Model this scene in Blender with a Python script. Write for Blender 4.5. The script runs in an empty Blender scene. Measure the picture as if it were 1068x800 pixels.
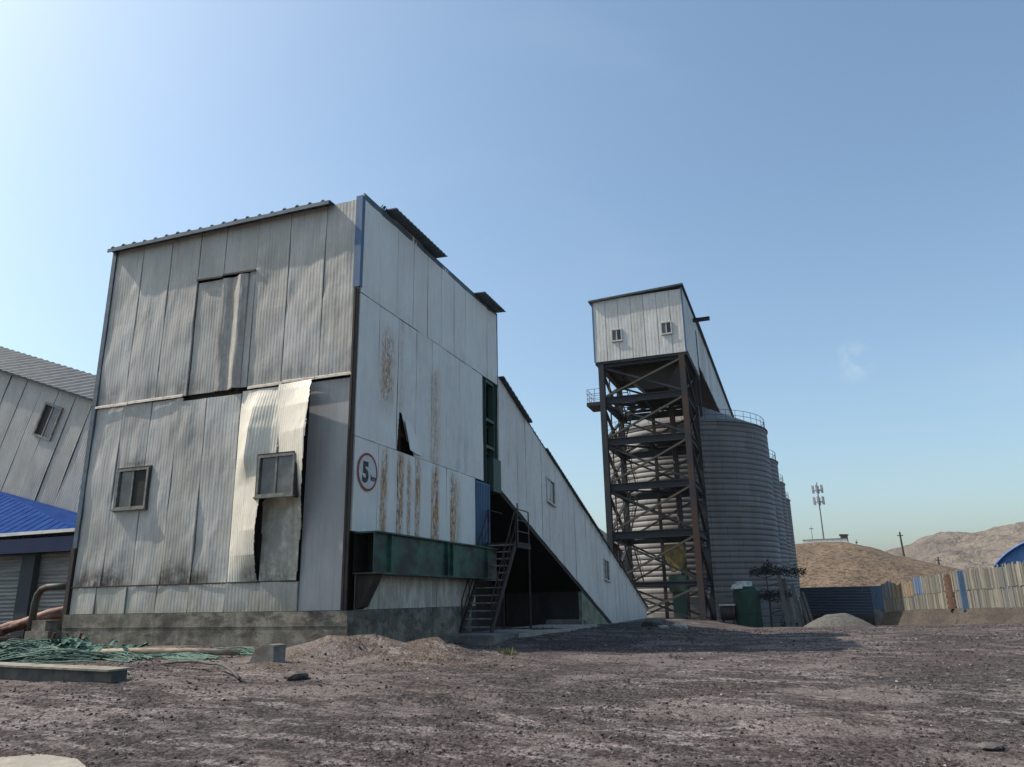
import bpy, bmesh, math, random
import numpy as np
from mathutils import Vector, Matrix

random.seed(7)
RNG = np.random.default_rng(11)
S = bpy.context.scene
COL = S.collection
R = math.radians

# ------------------------------------------------------------------ camera, sky, sun, exposure
def camera():
    az, pi, ro = R(-20.048), R(15.932), R(-1.0705)
    f = Vector((math.sin(az)*math.cos(pi), math.cos(az)*math.cos(pi), math.sin(pi)))
    r = Vector((math.cos(az), -math.sin(az), 0)); u = r.cross(f)
    r2 = r*math.cos(ro)+u*math.sin(ro); u2 = -r*math.sin(ro)+u*math.cos(ro)
    cd = bpy.data.cameras.new('camera'); co = bpy.data.objects.new('camera', cd); COL.objects.link(co)
    m = Matrix(((r2.x, u2.x, -f.x, 0), (r2.y, u2.y, -f.y, 0), (r2.z, u2.z, -f.z, 1.6), (0, 0, 0, 1)))
    co.matrix_world = m
    cd.sensor_width = 36; cd.lens = 790.76/1068*36; cd.clip_start = .05; cd.clip_end = 12000
    S.camera = co
camera()

CLOUD = (0.0850, 0.9598, 0.2675)
LIGHT = Vector((.90, .155, -1.0)).normalized()      # the way the sunlight travels
TO_SUN = -LIGHT
ELEV = math.asin(TO_SUN.z)
def sky():
    w = bpy.data.worlds.new('World'); S.world = w; w.use_nodes = True
    nt = w.node_tree; nt.nodes.clear()
    out = nt.nodes.new('ShaderNodeOutputWorld'); bg = nt.nodes.new('ShaderNodeBackground')
    s = nt.nodes.new('ShaderNodeTexSky'); s.sky_type = 'NISHITA'; s.sun_disc = False
    s.sun_elevation = ELEV; s.sun_rotation = math.atan2(TO_SUN.x, TO_SUN.y)
    s.altitude = 0; s.air_density = 1.0; s.dust_density = 2.2; s.ozone_density = .5
    tc = nt.nodes.new('ShaderNodeTexCoord'); dt = nt.nodes.new('ShaderNodeVectorMath'); dt.operation = 'DISTANCE'
    nt.links.new(tc.outputs['Generated'], dt.inputs[0]); dt.inputs[1].default_value = Vector(CLOUD).normalized()
    nz = nt.nodes.new('ShaderNodeTexNoise'); nz.inputs['Scale'].default_value = 34; nz.inputs['Detail'].default_value = 7; nz.inputs['Roughness'].default_value = .62
    nt.links.new(tc.outputs['Generated'], nz.inputs['Vector'])
    m1 = nt.nodes.new('ShaderNodeMapRange'); m1.interpolation_type = 'SMOOTHSTEP'; m1.inputs[1].default_value = .032; m1.inputs[2].default_value = .0; nt.links.new(dt.outputs['Value'], m1.inputs[0])
    m2 = nt.nodes.new('ShaderNodeMapRange'); m2.inputs[1].default_value = .45; m2.inputs[2].default_value = .8; nt.links.new(nz.outputs['Fac'], m2.inputs[0])
    n2 = nt.nodes.new('ShaderNodeTexNoise'); n2.inputs['Scale'].default_value = 2.2; n2.inputs['Detail'].default_value = 6; n2.inputs['Distortion'].default_value = .6
    mp = nt.nodes.new('ShaderNodeMapping'); mp.inputs['Scale'].default_value = (1, 1, 3.2); mp.inputs['Rotation'].default_value = (.3, .35, 0); nt.links.new(tc.outputs['Generated'], mp.inputs[0]); nt.links.new(mp.outputs[0], n2.inputs['Vector'])
    m3 = nt.nodes.new('ShaderNodeMapRange'); m3.inputs[1].default_value = .5; m3.inputs[2].default_value = .75; m3.inputs[4].default_value = .10; nt.links.new(n2.outputs['Fac'], m3.inputs[0])
    mm = nt.nodes.new('ShaderNodeMath'); mm.operation = 'MULTIPLY_ADD'; nt.links.new(m1.outputs[0], mm.inputs[0]); nt.links.new(m2.outputs[0], mm.inputs[1]); nt.links.new(m3.outputs[0], mm.inputs[2])
    mx = nt.nodes.new('ShaderNodeMix'); mx.data_type = 'RGBA'; nt.links.new(mm.outputs[0], mx.inputs[0]); tint = nt.nodes.new('ShaderNodeMix'); tint.data_type = 'RGBA'; tint.blend_type = 'MULTIPLY'; tint.inputs[0].default_value = 1; tint.inputs[7].default_value = (.86, .968, .955, 1); nt.links.new(s.outputs[0], tint.inputs[6]); nt.links.new(tint.outputs[2], mx.inputs[6]); mx.inputs[7].default_value = (3.4, 4.1, 4.5, 1)
    bg.inputs['Strength'].default_value = .15
    nt.links.new(mx.outputs[2], bg.inputs[0]); nt.links.new(bg.outputs[0], out.inputs[0])
    l = bpy.data.lights.new('sun', 'SUN'); l.energy = 4.0; l.angle = R(.5); l.color = (1, .90, .79)
    o = bpy.data.objects.new('sun', l); COL.objects.link(o)
    o.rotation_euler = LIGHT.to_track_quat('-Z', 'Y').to_euler(); o.location = (-40, -10, 60)
sky()
S.view_settings.view_transform = 'Standard'; S.view_settings.look = 'None'
S.view_settings.gamma = 1; S.view_settings.use_curve_mapping = False
S.view_settings.exposure = 0.5
S.cycles.max_bounces = 6; S.cycles.volume_bounces = 0; S.cycles.diffuse_bounces = 4

# ------------------------------------------------------------------ noise
def _hash(i, j, seed):
    n = (i*374761393 + j*668265263 + seed*974634777) & 0xffffffff
    n = ((n ^ (n >> 13))*1274126177) & 0xffffffff
    return ((n ^ (n >> 16)) & 0xffff)/65535.0
def vnoise(x, y, seed=0):
    x = np.asarray(x, float); y = np.asarray(y, float)
    i = np.floor(x).astype(np.int64); j = np.floor(y).astype(np.int64)
    fx = x-i; fy = y-j; fx = fx*fx*(3-2*fx); fy = fy*fy*(3-2*fy)
    a = _hash(i, j, seed); b = _hash(i+1, j, seed); c = _hash(i, j+1, seed); d = _hash(i+1, j+1, seed)
    return (a*(1-fx)+b*fx)*(1-fy)+(c*(1-fx)+d*fx)*fy
def fbm(x, y, seed=0, o=4, g=.5):
    s = 0; a = 1; t = 0
    for k in range(o):
        s = s+a*vnoise(x*2**k, y*2**k, seed+k*17); t += a; a *= g
    return s/t-.5
def sm(a, b, x):
    t = np.clip((x-a)/(b-a), 0, 1); return t*t*(3-2*t)

# ------------------------------------------------------------------ materials
MATS = {}
class NT:
    def __init__(s, name):
        s.m = bpy.data.materials.new(name); s.m.use_nodes = True
        s.t = s.m.node_tree; s.b = s.t.nodes['Principled BSDF']; MATS[name] = s.m
        s.pos = s.n('ShaderNodeNewGeometry').outputs['Position']
    def n(s, k, **kw):
        x = s.t.nodes.new(k)
        for a, v in kw.items(): setattr(x, a, v)
        return x
    def l(s, a, b): s.t.links.new(a, b)
    def noise(s, scale, stretch=(1, 1, 1), detail=4, rough=.55, vec=None):
        mp = s.n('ShaderNodeMapping'); mp.inputs['Scale'].default_value = stretch
        s.l(vec or s.pos, mp.inputs[0])
        x = s.n('ShaderNodeTexNoise'); x.inputs['Scale'].default_value = scale
        x.inputs['Detail'].default_value = detail; x.inputs['Roughness'].default_value = rough
        s.l(mp.outputs[0], x.inputs['Vector']); return x.outputs['Fac']
    def voro(s, scale, stretch=(1, 1, 1), out='Distance', feature='F1'):
        mp = s.n('ShaderNodeMapping'); mp.inputs['Scale'].default_value = stretch
        s.l(s.pos, mp.inputs[0]); x = s.n('ShaderNodeTexVoronoi', feature=feature)
        x.inputs['Scale'].default_value = scale; s.l(mp.outputs[0], x.inputs['Vector']); return x.outputs[out]
    def ramp(s, fac, a, b):
        x = s.n('ShaderNodeMapRange'); x.interpolation_type = 'SMOOTHSTEP'
        x.inputs[1].default_value = a; x.inputs[2].default_value = b; s.l(fac, x.inputs[0]); return x.outputs[0]
    def math(s, op, a, b=None):
        x = s.n('ShaderNodeMath', operation=op)
        for i, v in enumerate((a, b)):
            if v is None: continue
            if isinstance(v, (int, float)): x.inputs[i].default_value = v
            else: s.l(v, x.inputs[i])
        return x.outputs[0]
    def mix(s, fac, a, b, blend='MIX'):
        x = s.n('ShaderNodeMix', data_type='RGBA', blend_type=blend)
        for sock, v in ((x.inputs[0], fac), (x.inputs[6], a), (x.inputs[7], b)):
            if isinstance(v, (int, float)): sock.default_value = v
            elif isinstance(v, tuple): sock.default_value = (*v, 1)
            else: s.l(v, sock)
        return x.outputs[2]
    def attr(s, name):
        x = s.n('ShaderNodeAttribute', attribute_name=name); return x
    def bump(s, h, strength=.3, dist=.02):
        x = s.n('ShaderNodeBump'); x.inputs['Strength'].default_value = strength; x.inputs['Distance'].default_value = dist
        s.l(h, x.inputs['Height']); s.l(x.outputs[0], s.b.inputs['Normal'])
    def done(s, col, rough=.7, metal=0, spec=.3):
        if isinstance(col, tuple): s.b.inputs['Base Color'].default_value = (*col, 1)
        else: s.l(col, s.b.inputs['Base Color'])
        if isinstance(rough, (int, float)): s.b.inputs['Roughness'].default_value = rough
        else: s.l(rough, s.b.inputs['Roughness'])
        s.b.inputs['Metallic'].default_value = metal
        s.b.inputs['Specular IOR Level'].default_value = spec
        return s.m

def plain(name, c1, c2=None, scale=4, stretch=(1, 1, 1), rough=.7, metal=0, lo=.35, hi=.65, bump=0, spec=.3, bscale=25):
    t = NT(name)
    if c2 is None: c2 = tuple(v*.7 for v in c1)
    f = t.ramp(t.noise(scale, stretch, 5, .6), lo, hi)
    if bump: t.bump(t.noise(bscale, stretch, 4, .6), bump, .03)
    return t.done(t.mix(f, c1, c2), rough, metal, spec)

def panel_mat(name, base, warm, rust_amt=1.0, rough=.55, grime=1.0):
    """painted steel sandwich panel: patchy fading, vertical run streaks, grime, painted shade and rust laid where the attribute 'stain_shade' says"""
    t = NT(name)
    big = t.noise(.9, (1, 1, .6), 4, .6)
    strk = t.noise(2.2, (6, 6, .22), 5, .65)
    fine = t.noise(14, (1, 1, .5), 4, .7)
    a = t.attr('stain_shade'); sep = t.n('ShaderNodeSeparateColor'); t.l(a.outputs['Color'], sep.inputs[0])
    dirt_shade, rust, moss = sep.outputs[0], sep.outputs[1], sep.outputs[2]
    c = t.mix(t.ramp(big, .35, .68), base, warm)
    c = t.mix(t.math('MULTIPLY', t.ramp(strk, .47, .75), .42*grime), c, tuple(v*.55 for v in warm))
    c = t.mix(t.math('MULTIPLY', t.ramp(fine, .58, .8), .35*grime), c, tuple(v*.4 for v in base))
    dn = t.math('MULTIPLY', dirt_shade, t.math('MULTIPLY', t.ramp(t.noise(3.5, (1, 1, .7), 5, .7), .2, .6), grime))
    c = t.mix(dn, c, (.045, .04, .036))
    mn = t.math('MULTIPLY', moss, t.ramp(t.noise(2.5, (1, 1, .4), 5, .7), .35, .6))
    c = t.mix(mn, c, (.13, .14, .075))
    r1 = t.ramp(t.noise(4, (2.5, 2.5, .5), 6, .8), .40, .54)
    r2 = t.ramp(t.noise(9, (1.6, 1.6, .6), 5, .8), .50, .58)
    c = t.mix(t.math('MULTIPLY', t.math('MULTIPLY', rust, r1), .95*rust_amt), c, (.42, .20, .055))
    c = t.mix(t.math('MULTIPLY', t.math('MULTIPLY', rust, r2), .9*rust_amt), c, (.11, .040, .016))
    t.bump(t.noise(5, (1, 1, .5), 3, .5), .12, .05)
    return t.done(c, rough, 0, .35)

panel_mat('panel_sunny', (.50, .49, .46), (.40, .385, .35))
panel_mat('panel_shady', (.78, .765, .715), (.71, .69, .64), grime=.6)  # same cladding as panel_sunny, made paler to lift the shaded face
panel_mat('panel_sun_tone', (.70, .66, .56), (.60, .56, .47), grime=.8)  # paler, creamier copy of panel_sunny; the bulge's sunlight put into its colour
panel_mat('panel_gallery', (.74, .73, .70), (.66, .65, .61), grime=.6)
panel_mat('panel_back', (.40, .39, .38), (.33, .32, .31))
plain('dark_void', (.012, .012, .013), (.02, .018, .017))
plain('shade_concrete', (.055, .052, .05), (.035, .034, .033), 1.5, (1, 1, .5), .9)  # near-black concrete: the shade under the gallery put into its colour
plain('blue_trim', (.045, .12, .26), (.10, .15, .22), 3, (3, 3, .5), .55)
plain('dark_trim', (.03, .026, .025), (.055, .04, .032), 5, (2, 2, .5), .7)
plain('roof_grey', (.085, .10, .11), (.05, .058, .064), 3, (1, 1, 1), .6)
plain('roof_blue_grey', (.10, .14, .17), (.07, .09, .11), 3, (1, 1, 1), .6)
plain('roof_blue', (.005, .032, .16), (.012, .05, .19), 2, (1, 1, 1), .9, 0, .35, .65, 0, .05)
plain('blue_dark', (.004, .014, .07), (.008, .02, .075), 2, (1, 1, 1), .5)
plain('flashing', (.62, .55, .47), (.34, .22, .15), 2.5, (2, 2, 6), .6, 0, .45, .75)
plain('window_frame', (.24, .225, .20), (.12, .115, .10), 6, (1, 1, 1), .5)
plain('frame_white', (.55, .54, .52), (.4, .4, .38), 6, (1, 1, 1), .5)
plain('steel_dark', (.022, .026, .032), (.048, .036, .03), 1.6, (1, 1, .6), .65, 0, .5, .75)
plain('steel_brown', (.062, .036, .028), (.034, .033, .036), .5, (1, 1, .6), .7, 0, .4, .6)
plain('steel_olive', (.075, .075, .06), (.11, .075, .05), 2, (1, 1, 1), .7, .1, .45, .7)
plain('steel_green', (.03, .075, .06), (.05, .075, .06), 2, (1, 1, 1), .55, 0)
plain('green_tank', (.010, .052, .036), (.007, .034, .025), 2, (1, 1, .5), .45)
plain('tank_white', (.55, .58, .55), (.35, .38, .36), 4)
plain('rail_steel', (.10, .105, .11), (.07, .06, .055), 4, (1, 1, 1), .6, .3)
plain('stair_steel', (.026, .022, .022), (.05, .032, .024), 3, (1, 1, 1), .7, .1)
plain('tread_steel', (.28, .27, .26), (.16, .14, .13), 5, (1, 1, 1), .75)
plain('yellow_paint', (.25, .19, .06), (.16, .11, .05), 3)
plain('sign_white', (.60, .60, .58), (.5, .5, .48), 8)
plain('sign_red', (.33, .05, .05), (.24, .06, .05), 12)
plain('sign_black', (.035, .035, .035), (.06, .06, .06), 12)
plain('blue_door', (.055, .13, .22), (.04, .09, .16), 2, (6, 6, .4), .55)
plain('pipe_rust', (.10, .045, .032), (.06, .035, .03), 6, (1, 1, 1), .75)
plain('pipe_pink', (.33, .20, .16), (.17, .09, .07), 5, (1, 1, 1), .75)
plain('tarp_black', (.012, .013, .015), (.02, .02, .022), 5, (1, 1, 1), .35, 0, .4, .6, .5)
plain('net_green', (.03, .085, .065), (.07, .14, .11), 9, (1, 1, 1), .75, 0, .3, .7)
plain('net_dark', (.035, .088, .068), (.10, .165, .135), 9, (1, 1, 1), .8)
plain('wood_pole', (.36, .29, .21), (.17, .12, .085), 5, (.6, 3, 3), .8)
plain('wood_grey', (.115, .11, .10), (.06, .057, .052), 4, (6, 6, .6), .85)
plain('beam_steel', (.05, .052, .055), (.11, .10, .085), 3, (1, 1, 1), .7)
plain('beam_top', (.27, .25, .20), (.15, .14, .12), 5, (1, 1, 1), .8)
plain('brick_red', (.20, .075, .04), (.30, .21, .15), 9, (1, 1, 2), .85)
plain('brick_tan', (.42, .35, .24), (.28, .22, .15), 8)
plain('stone_pale', (.34, .33, .31), (.2, .19, .185), 7, (1, 1, 1), .85, 0, .35, .65, .4)
plain('stone_dark', (.06, .055, .052), (.11, .10, .095), 7, (1, 1, 1), .85, 0, .35, .65, .4)
plain('pole_dark', (.03, .028, .03), (.05, .045, .045), 2)
plain('telecom_steel', (.12, .125, .14), (.17, .17, .18), 2)
plain('white_paint', (.72, .71, .68), (.6, .59, .56), 3)
plain('dark_leaf', (.022, .032, .028), (.04, .05, .045), 5, (1, 1, 1), .8)
plain('leaf_olive', (.16, .17, .06), (.11, .12, .05), 9, (1, 1, 1), .8)
plain('bark', (.06, .05, .045), (.035, .03, .028), 6)
plain('blue_post', (.11, .18, .27), (.07, .13, .21), 4, (2, 2, .5), .6)
plain('barrel_blue', (.03, .13, .40), (.045, .16, .44), 1.2, (1, 1, 1), .5)

def m_glass():
    t = NT('window_glass'); t.b.inputs['Roughness'].default_value = .12
    return t.done(t.mix(t.ramp(t.noise(2.5), .35, .65), (.085, .085, .08), (.15, .145, .13)), .22, 0, .5)
m_glass()
plain('glass_grey', (.05, .048, .052), (.085, .08, .08), 3, (1, 1, 1), .2, 0, .4, .6, 0, .5)
plain('glass_dark', (.012, .013, .016), (.02, .02, .022), 3, (1, 1, 1), .2, 0, .4, .6, 0, .5)

def m_concrete(name, c1, c2, c3):
    t = NT(name)
    a = t.ramp(t.noise(1.2, (1, 1, 1.5), 6, .65), .42, .58)
    b = t.ramp(t.noise(1.1, (3, 3, .45), 6, .75), .45, .62)
    d = t.ramp(t.noise(18, (1, 1, 1), 4, .7), .5, .7)
    m = t.ramp(t.noise(1.7, (1, 1, .8), 5, .7), .53, .68)
    c = t.mix(a, c1, c2); c = t.mix(t.math('MULTIPLY', b, .35), c, c3)
    c = t.mix(t.math('MULTIPLY', m, .6), c, (.13, .11, .065)); c = t.mix(t.math('MULTIPLY', t.ramp(t.noise(.9, (1, 1, 2.2), 6, .75), .5, .62), .6), c, c3); c = t.mix(t.math('MULTIPLY', d, .35), c, c3)
    t.bump(t.noise(22, (1, 1, 1), 5, .7), .45, .03)
    return t.done(c, .9, 0, .2)
m_concrete('plinth_concrete', (.27, .245, .20), (.15, .135, .11), (.045, .04, .034))
m_concrete('pad_concrete', (.25, .24, .23), (.18, .17, .165), (.10, .095, .09))
m_concrete('mossy_concrete', (.30, .31, .25), (.22, .24, .16), (.12, .13, .07))
m_concrete('slab_concrete', (.36, .33, .28), (.28, .26, .22), (.2, .18, .155))

def m_silo():
    t = NT('silo_steel'); tc = t.n('ShaderNodeTexCoord'); ob = tc.outputs['Object']
    z = t.n('ShaderNodeSeparateXYZ'); t.l(ob, z.inputs[0])
    row = t.math('FLOOR', t.math('MULTIPLY', z.outputs[2], 1/1.0))
    ang = t.math('MULTIPLY', t.math('ARCTAN2', z.outputs[1], z.outputs[0]), 18/6.2832)
    col = t.math('ADD', ang, t.math('MULTIPLY', t.math('MODULO', row, 2.0), .5))
    cf = t.math('FLOOR', col); fr = t.math('SUBTRACT', col, cf)
    cv = t.n('ShaderNodeCombineXYZ'); t.l(row, cv.inputs[0]); t.l(cf, cv.inputs[1])
    wn = t.n('ShaderNodeTexWhiteNoise', noise_dimensions='2D'); t.l(cv.outputs[0], wn.inputs['Vector'])
    c = t.mix(wn.outputs['Value'], (.195, .19, .187), (.145, .141, .139))
    seam = t.math('LESS_THAN', fr, .018); c = t.mix(t.math('MULTIPLY', seam, .7), c, (.06, .055, .05))
    c = t.mix(t.math('MULTIPLY', t.ramp(t.noise(.5, (1, 1, .12), 5, .65), .45, .7), .7), c, (.13, .115, .105))
    c = t.mix(t.math('MULTIPLY', t.ramp(t.noise(1.6, (1.5, 1.5, .1), 5, .75), .58, .72), .6), c, (.12, .075, .05))
    return t.done(c, .6, .2, .4)
m_silo()

def m_shutter():
    t = NT('shutter_grey')
    c = t.mix(t.ramp(t.noise(2, (.4, .4, 4), 5, .6), .35, .65), (.24, .25, .235), (.15, .155, .15))
    return t.done(c, .6)
m_shutter()

def m_ground():
    t = NT('gravel_ground')
    big = t.noise(.16, (1, 1, 1), 5, .6); mid = t.noise(.75, (1, 1, 1), 6, .65); fin = t.noise(9, (1, 1, 1), 6, .75)
    dark = t.mix(t.ramp(fin, .3, .7), (.016, .0135, .014), (.060, .049, .048))
    pink = t.mix(t.ramp(fin, .3, .7), (.034, .024, .022), (.098, .070, .063))
    c = t.mix(t.ramp(t.math('ADD', t.math('MULTIPLY', big, .6), t.math('MULTIPLY', mid, .4)), .42, .58), dark, pink)
    lich = t.math('MULTIPLY', t.ramp(t.noise(.55, (1, 1, 1), 6, .7), .58, .72), t.ramp(fin, .35, .65))
    c = t.mix(t.math('MULTIPLY', lich, .55), c, (.125, .115, .075))
    a = t.attr('soil'); sep = t.n('ShaderNodeSeparateColor'); t.l(a.outputs['Color'], sep.inputs[0])
    c = t.mix(t.math('MULTIPLY', sep.outputs[1], t.ramp(mid, .25, .55)), c, t.mix(fin, (.065, .046, .036), (.20, .148, .11)))
    pale = t.math('MULTIPLY', t.ramp(t.noise(1.3, (.7, 2.2, 1), 7, .72), .46, .60), t.ramp(t.noise(11, (1, 1, 1), 5, .85), .42, .58))
    c = t.mix(t.math('MULTIPLY', pale, sep.outputs[0]), c, (.40, .35, .335))
    dust = t.ramp(t.noise(.42, (1, 1.5, 1), 6, .68), .51, .59)
    c = t.mix(t.math('MULTIPLY', dust, t.math('MULTIPLY', t.ramp(t.noise(5, (1, 1, 1), 6, .8), .3, .55), .75)), c, (.25, .212, .195))
    c = t.mix(t.math('MULTIPLY', sep.outputs[2], .6), c, (.05, .043, .042))
    v = t.voro(24, (1, 1, 1)); vc = t.voro(24, (1, 1, 1), 'Color')
    bw = t.n('ShaderNodeRGBToBW'); t.l(vc, bw.inputs[0])
    c = t.mix(.40, c, t.mix(t.ramp(bw.outputs[0], .2, .9), (.010, .009, .0095), (.155, .136, .132)))
    h = t.math('ADD', t.math('MULTIPLY', t.math('SUBTRACT', 1.0, v), .5), t.math('MULTIPLY', t.noise(6, (1, 1, 1), 7, .75), 1.6))
    t.bump(h, .75, .05)
    return t.done(c, .95, 0, .15)
m_ground()
def m_pebble(name):
    t = NT(name); a = t.attr('col')
    return t.done(a.outputs['Color'], .9, 0, .2)
m_pebble('pebbles')
def m_boards(name):
    t = NT(name); a = t.attr('col')
    c = t.mix(t.math('MULTIPLY', t.ramp(t.noise(2.5, (3, 3, .5), 5, .7), .4, .7), .5), a.outputs['Color'], (.09, .075, .06))
    return t.done(c, .85, 0, .2)
m_boards('weathered_boards')
def m_brickwall():
    t = NT('bank_brick')
    c = t.mix(t.ramp(t.noise(.6, (1, 1, 1.5), 5, .7), .35, .65), (.095, .080, .068), (.062, .054, .048))
    c = t.mix(t.ramp(t.noise(4, (1, 1, 2), 5, .75), .5, .7), c, (.028, .025, .023))
    t.bump(t.noise(5, (1, 1, 2), 5, .7), .6, .15)
    return t.done(c, .95, 0, .1)
m_brickwall()
def m_hill(name, c1, c2, dots, sc, lo=.55, hi=.66):
    t = NT(name)
    c = t.mix(t.ramp(t.noise(sc*.12, (1, 1, 1), 6, .65), .38, .62), c1, c2)
    c = t.mix(t.math('MULTIPLY', t.ramp(t.noise(sc, (1, 1, 1.6), 5, .75), lo, hi), .75), c, dots)
    t.bump(t.noise(sc*.6, (1, 1, 1), 6, .7), .8, 1.2/sc)
    return t.done(c, .95, 0, .1)
m_hill('hill_soil', (.205, .150, .105), (.155, .115, .082), (.05, .04, .03), .8, .50, .56)
m_hill('mountain_rock', (.225, .19, .15), (.175, .15, .125), (.10, .085, .078), .05, .48, .62)

# ------------------------------------------------------------------ object helpers
LOC = {}
def rootloc(p):
    return LOC[p.name] if p is not None else Vector((0, 0, 0))
class MB:
    def __init__(s): s.v = []; s.f = []
    def add(s, vs, fs):
        o = len(s.v); s.v += [tuple(v) for v in vs]; s.f += [tuple(i+o for i in f) for f in fs]; return s
    def box(s, x0, x1, y0, y1, z0, z1):
        vs = [(x, y, z) for z in (z0, z1) for y in (y0, y1) for x in (x0, x1)]
        return s.add(vs, [(0, 2, 3, 1), (4, 5, 7, 6), (0, 1, 5, 4), (2, 6, 7, 3), (0, 4, 6, 2), (1, 3, 7, 5)])
    def beam(s, p, q, w, h, up=(0, 0, 1)):
        p = Vector(p); q = Vector(q); d = (q-p).normalized(); up = Vector(up)
        if abs(d.dot(up)) > .98: up = Vector((0, 1, 0))
        a = d.cross(up).normalized(); b = a.cross(d)
        vs = [c+a*(sx*w/2)+b*(sy*h/2) for c in (p, q) for sy in (-1, 1) for sx in (-1, 1)]
        return s.add(vs, [(0, 1, 3, 2), (4, 6, 7, 5), (0, 4, 5, 1), (2, 3, 7, 6), (0, 2, 6, 4), (1, 5, 7, 3)])
    def ibeam(s, p, q, w, h, t=.025, up=(0, 0, 1)):
        p = Vector(p); q = Vector(q); d = (q-p).normalized(); u = Vector(up)
        if abs(d.dot(u)) > .98: u = Vector((0, 1, 0))
        a = d.cross(u).normalized(); b = a.cross(d)
        s.beam(p+b*(h/2-t/2), q+b*(h/2-t/2), w, t, b); s.beam(p-b*(h/2-t/2), q-b*(h/2-t/2), w, t, b)
        return s.beam(p, q, t, h-2*t-.002, b)
    def tube(s, pts, r, n=8, caps=True):
        pts = [Vector(p) for p in pts]; o = len(s.v); rr = r if isinstance(r, (list, tuple)) else [r]*len(pts)
        prev = None
        for i, p in enumerate(pts):
            d = (pts[min(i+1, len(pts)-1)]-pts[max(i-1, 0)]).normalized()
            if prev is None:
                up = Vector((0, 0, 1)) if abs(d.z) < .9 else Vector((1, 0, 0)); a = d.cross(up).normalized()
            else: a = (prev-d*prev.dot(d)).normalized()
            prev = a; b = d.cross(a)
            for k in range(n):
                t = 2*math.pi*k/n; s.v.append(tuple(p+(a*math.cos(t)+b*math.sin(t))*rr[i]))
        for i in range(len(pts)-1):
            for k in range(n):
                s.f.append((o+i*n+k, o+i*n+(k+1) % n, o+(i+1)*n+(k+1) % n, o+(i+1)*n+k))
        if caps:
            s.f.append(tuple(o+k for k in range(n))[::-1]); s.f.append(tuple(o+(len(pts)-1)*n+k for k in range(n)))
        return s
    def prism(s, poly, off):
        n = len(poly); off = Vector(off); a = [Vector(p) for p in poly]; b = [p+off for p in a]
        return s.add(a+b, [tuple(range(n)), tuple(range(2*n-1, n-1, -1))]+[(i, i+n, (i+1) % n+n, (i+1) % n) for i in range(n)])
    def lathe(s, prof, c, n=48, a0=0, a1=2*math.pi, closed=True):
        o = len(s.v); m = len(prof); k = n if closed else n+1
        for j in range(k):
            t = a0+(a1-a0)*j/n
            for r, z in prof: s.v.append((c[0]+r*math.cos(t), c[1]+r*math.sin(t), c[2]+z))
        for j in range(n):
            j2 = (j+1) % k
            for i in range(m-1): s.f.append((o+j*m+i, o+j2*m+i, o+j2*m+i+1, o+j*m+i+1))
        return s
    def build(s, name, mat, parent=None, smooth=False, label=None, attrs=None, recalc=True, origin=None):
        me = bpy.data.meshes.new(name)
        L = rootloc(parent) if parent is not None else Vector((0, 0, 0))
        if parent is None:
            if origin is None:
                a = np.array(s.v); origin = ((a[:, 0].min()+a[:, 0].max())/2, (a[:, 1].min()+a[:, 1].max())/2, a[:, 2].min())
            L = Vector(origin)
        a = np.array(s.v, float)-np.array(L)
        me.from_pydata([tuple(p) for p in a], [], s.f)
        if recalc:
            bm = bmesh.new(); bm.from_mesh(me); bmesh.ops.recalc_face_normals(bm, faces=bm.faces); bm.to_mesh(me); bm.free()
        if attrs:
            for nm, arr in attrs.items():
                at = me.attributes.new(nm, 'FLOAT_COLOR', 'POINT'); at.data.foreach_set('color', np.asarray(arr, np.float32).ravel())
        if mat: me.materials.append(MATS[mat])
        if smooth: me.polygons.foreach_set('use_smooth', [True]*len(me.polygons))
        me.update()
        o = bpy.data.objects.new(name, me); COL.objects.link(o); LOC[o.name] = L
        if parent is not None: o.parent = parent
        else: o.location = L
        if label: o['label'] = label
        return o
def thing(name, label, cat, loc, group=None):
    o = bpy.data.objects.new(name, None); COL.objects.link(o); o.location = loc; LOC[o.name] = Vector(loc)
    o.empty_display_size = .3
    return tag(o, label, cat, group)
def tag(o, label, cat, group=None):
    o['label'] = label; o['category'] = cat
    if group: o['group'] = group
    return o
def struct(o, kind='structure'):
    o['kind'] = kind; return o
def copy_tree(o, loc, label=None):
    def cp(src, par):
        c = src.copy(); COL.objects.link(c); LOC[c.name] = LOC[src.name]
        if par is not None: c.parent = par; c.matrix_parent_inverse = src.matrix_parent_inverse
        for ch in src.children: cp(ch, c)
        return c
    c = cp(o, None); c.location = loc
    if label: c['label'] = label
    return c

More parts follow.
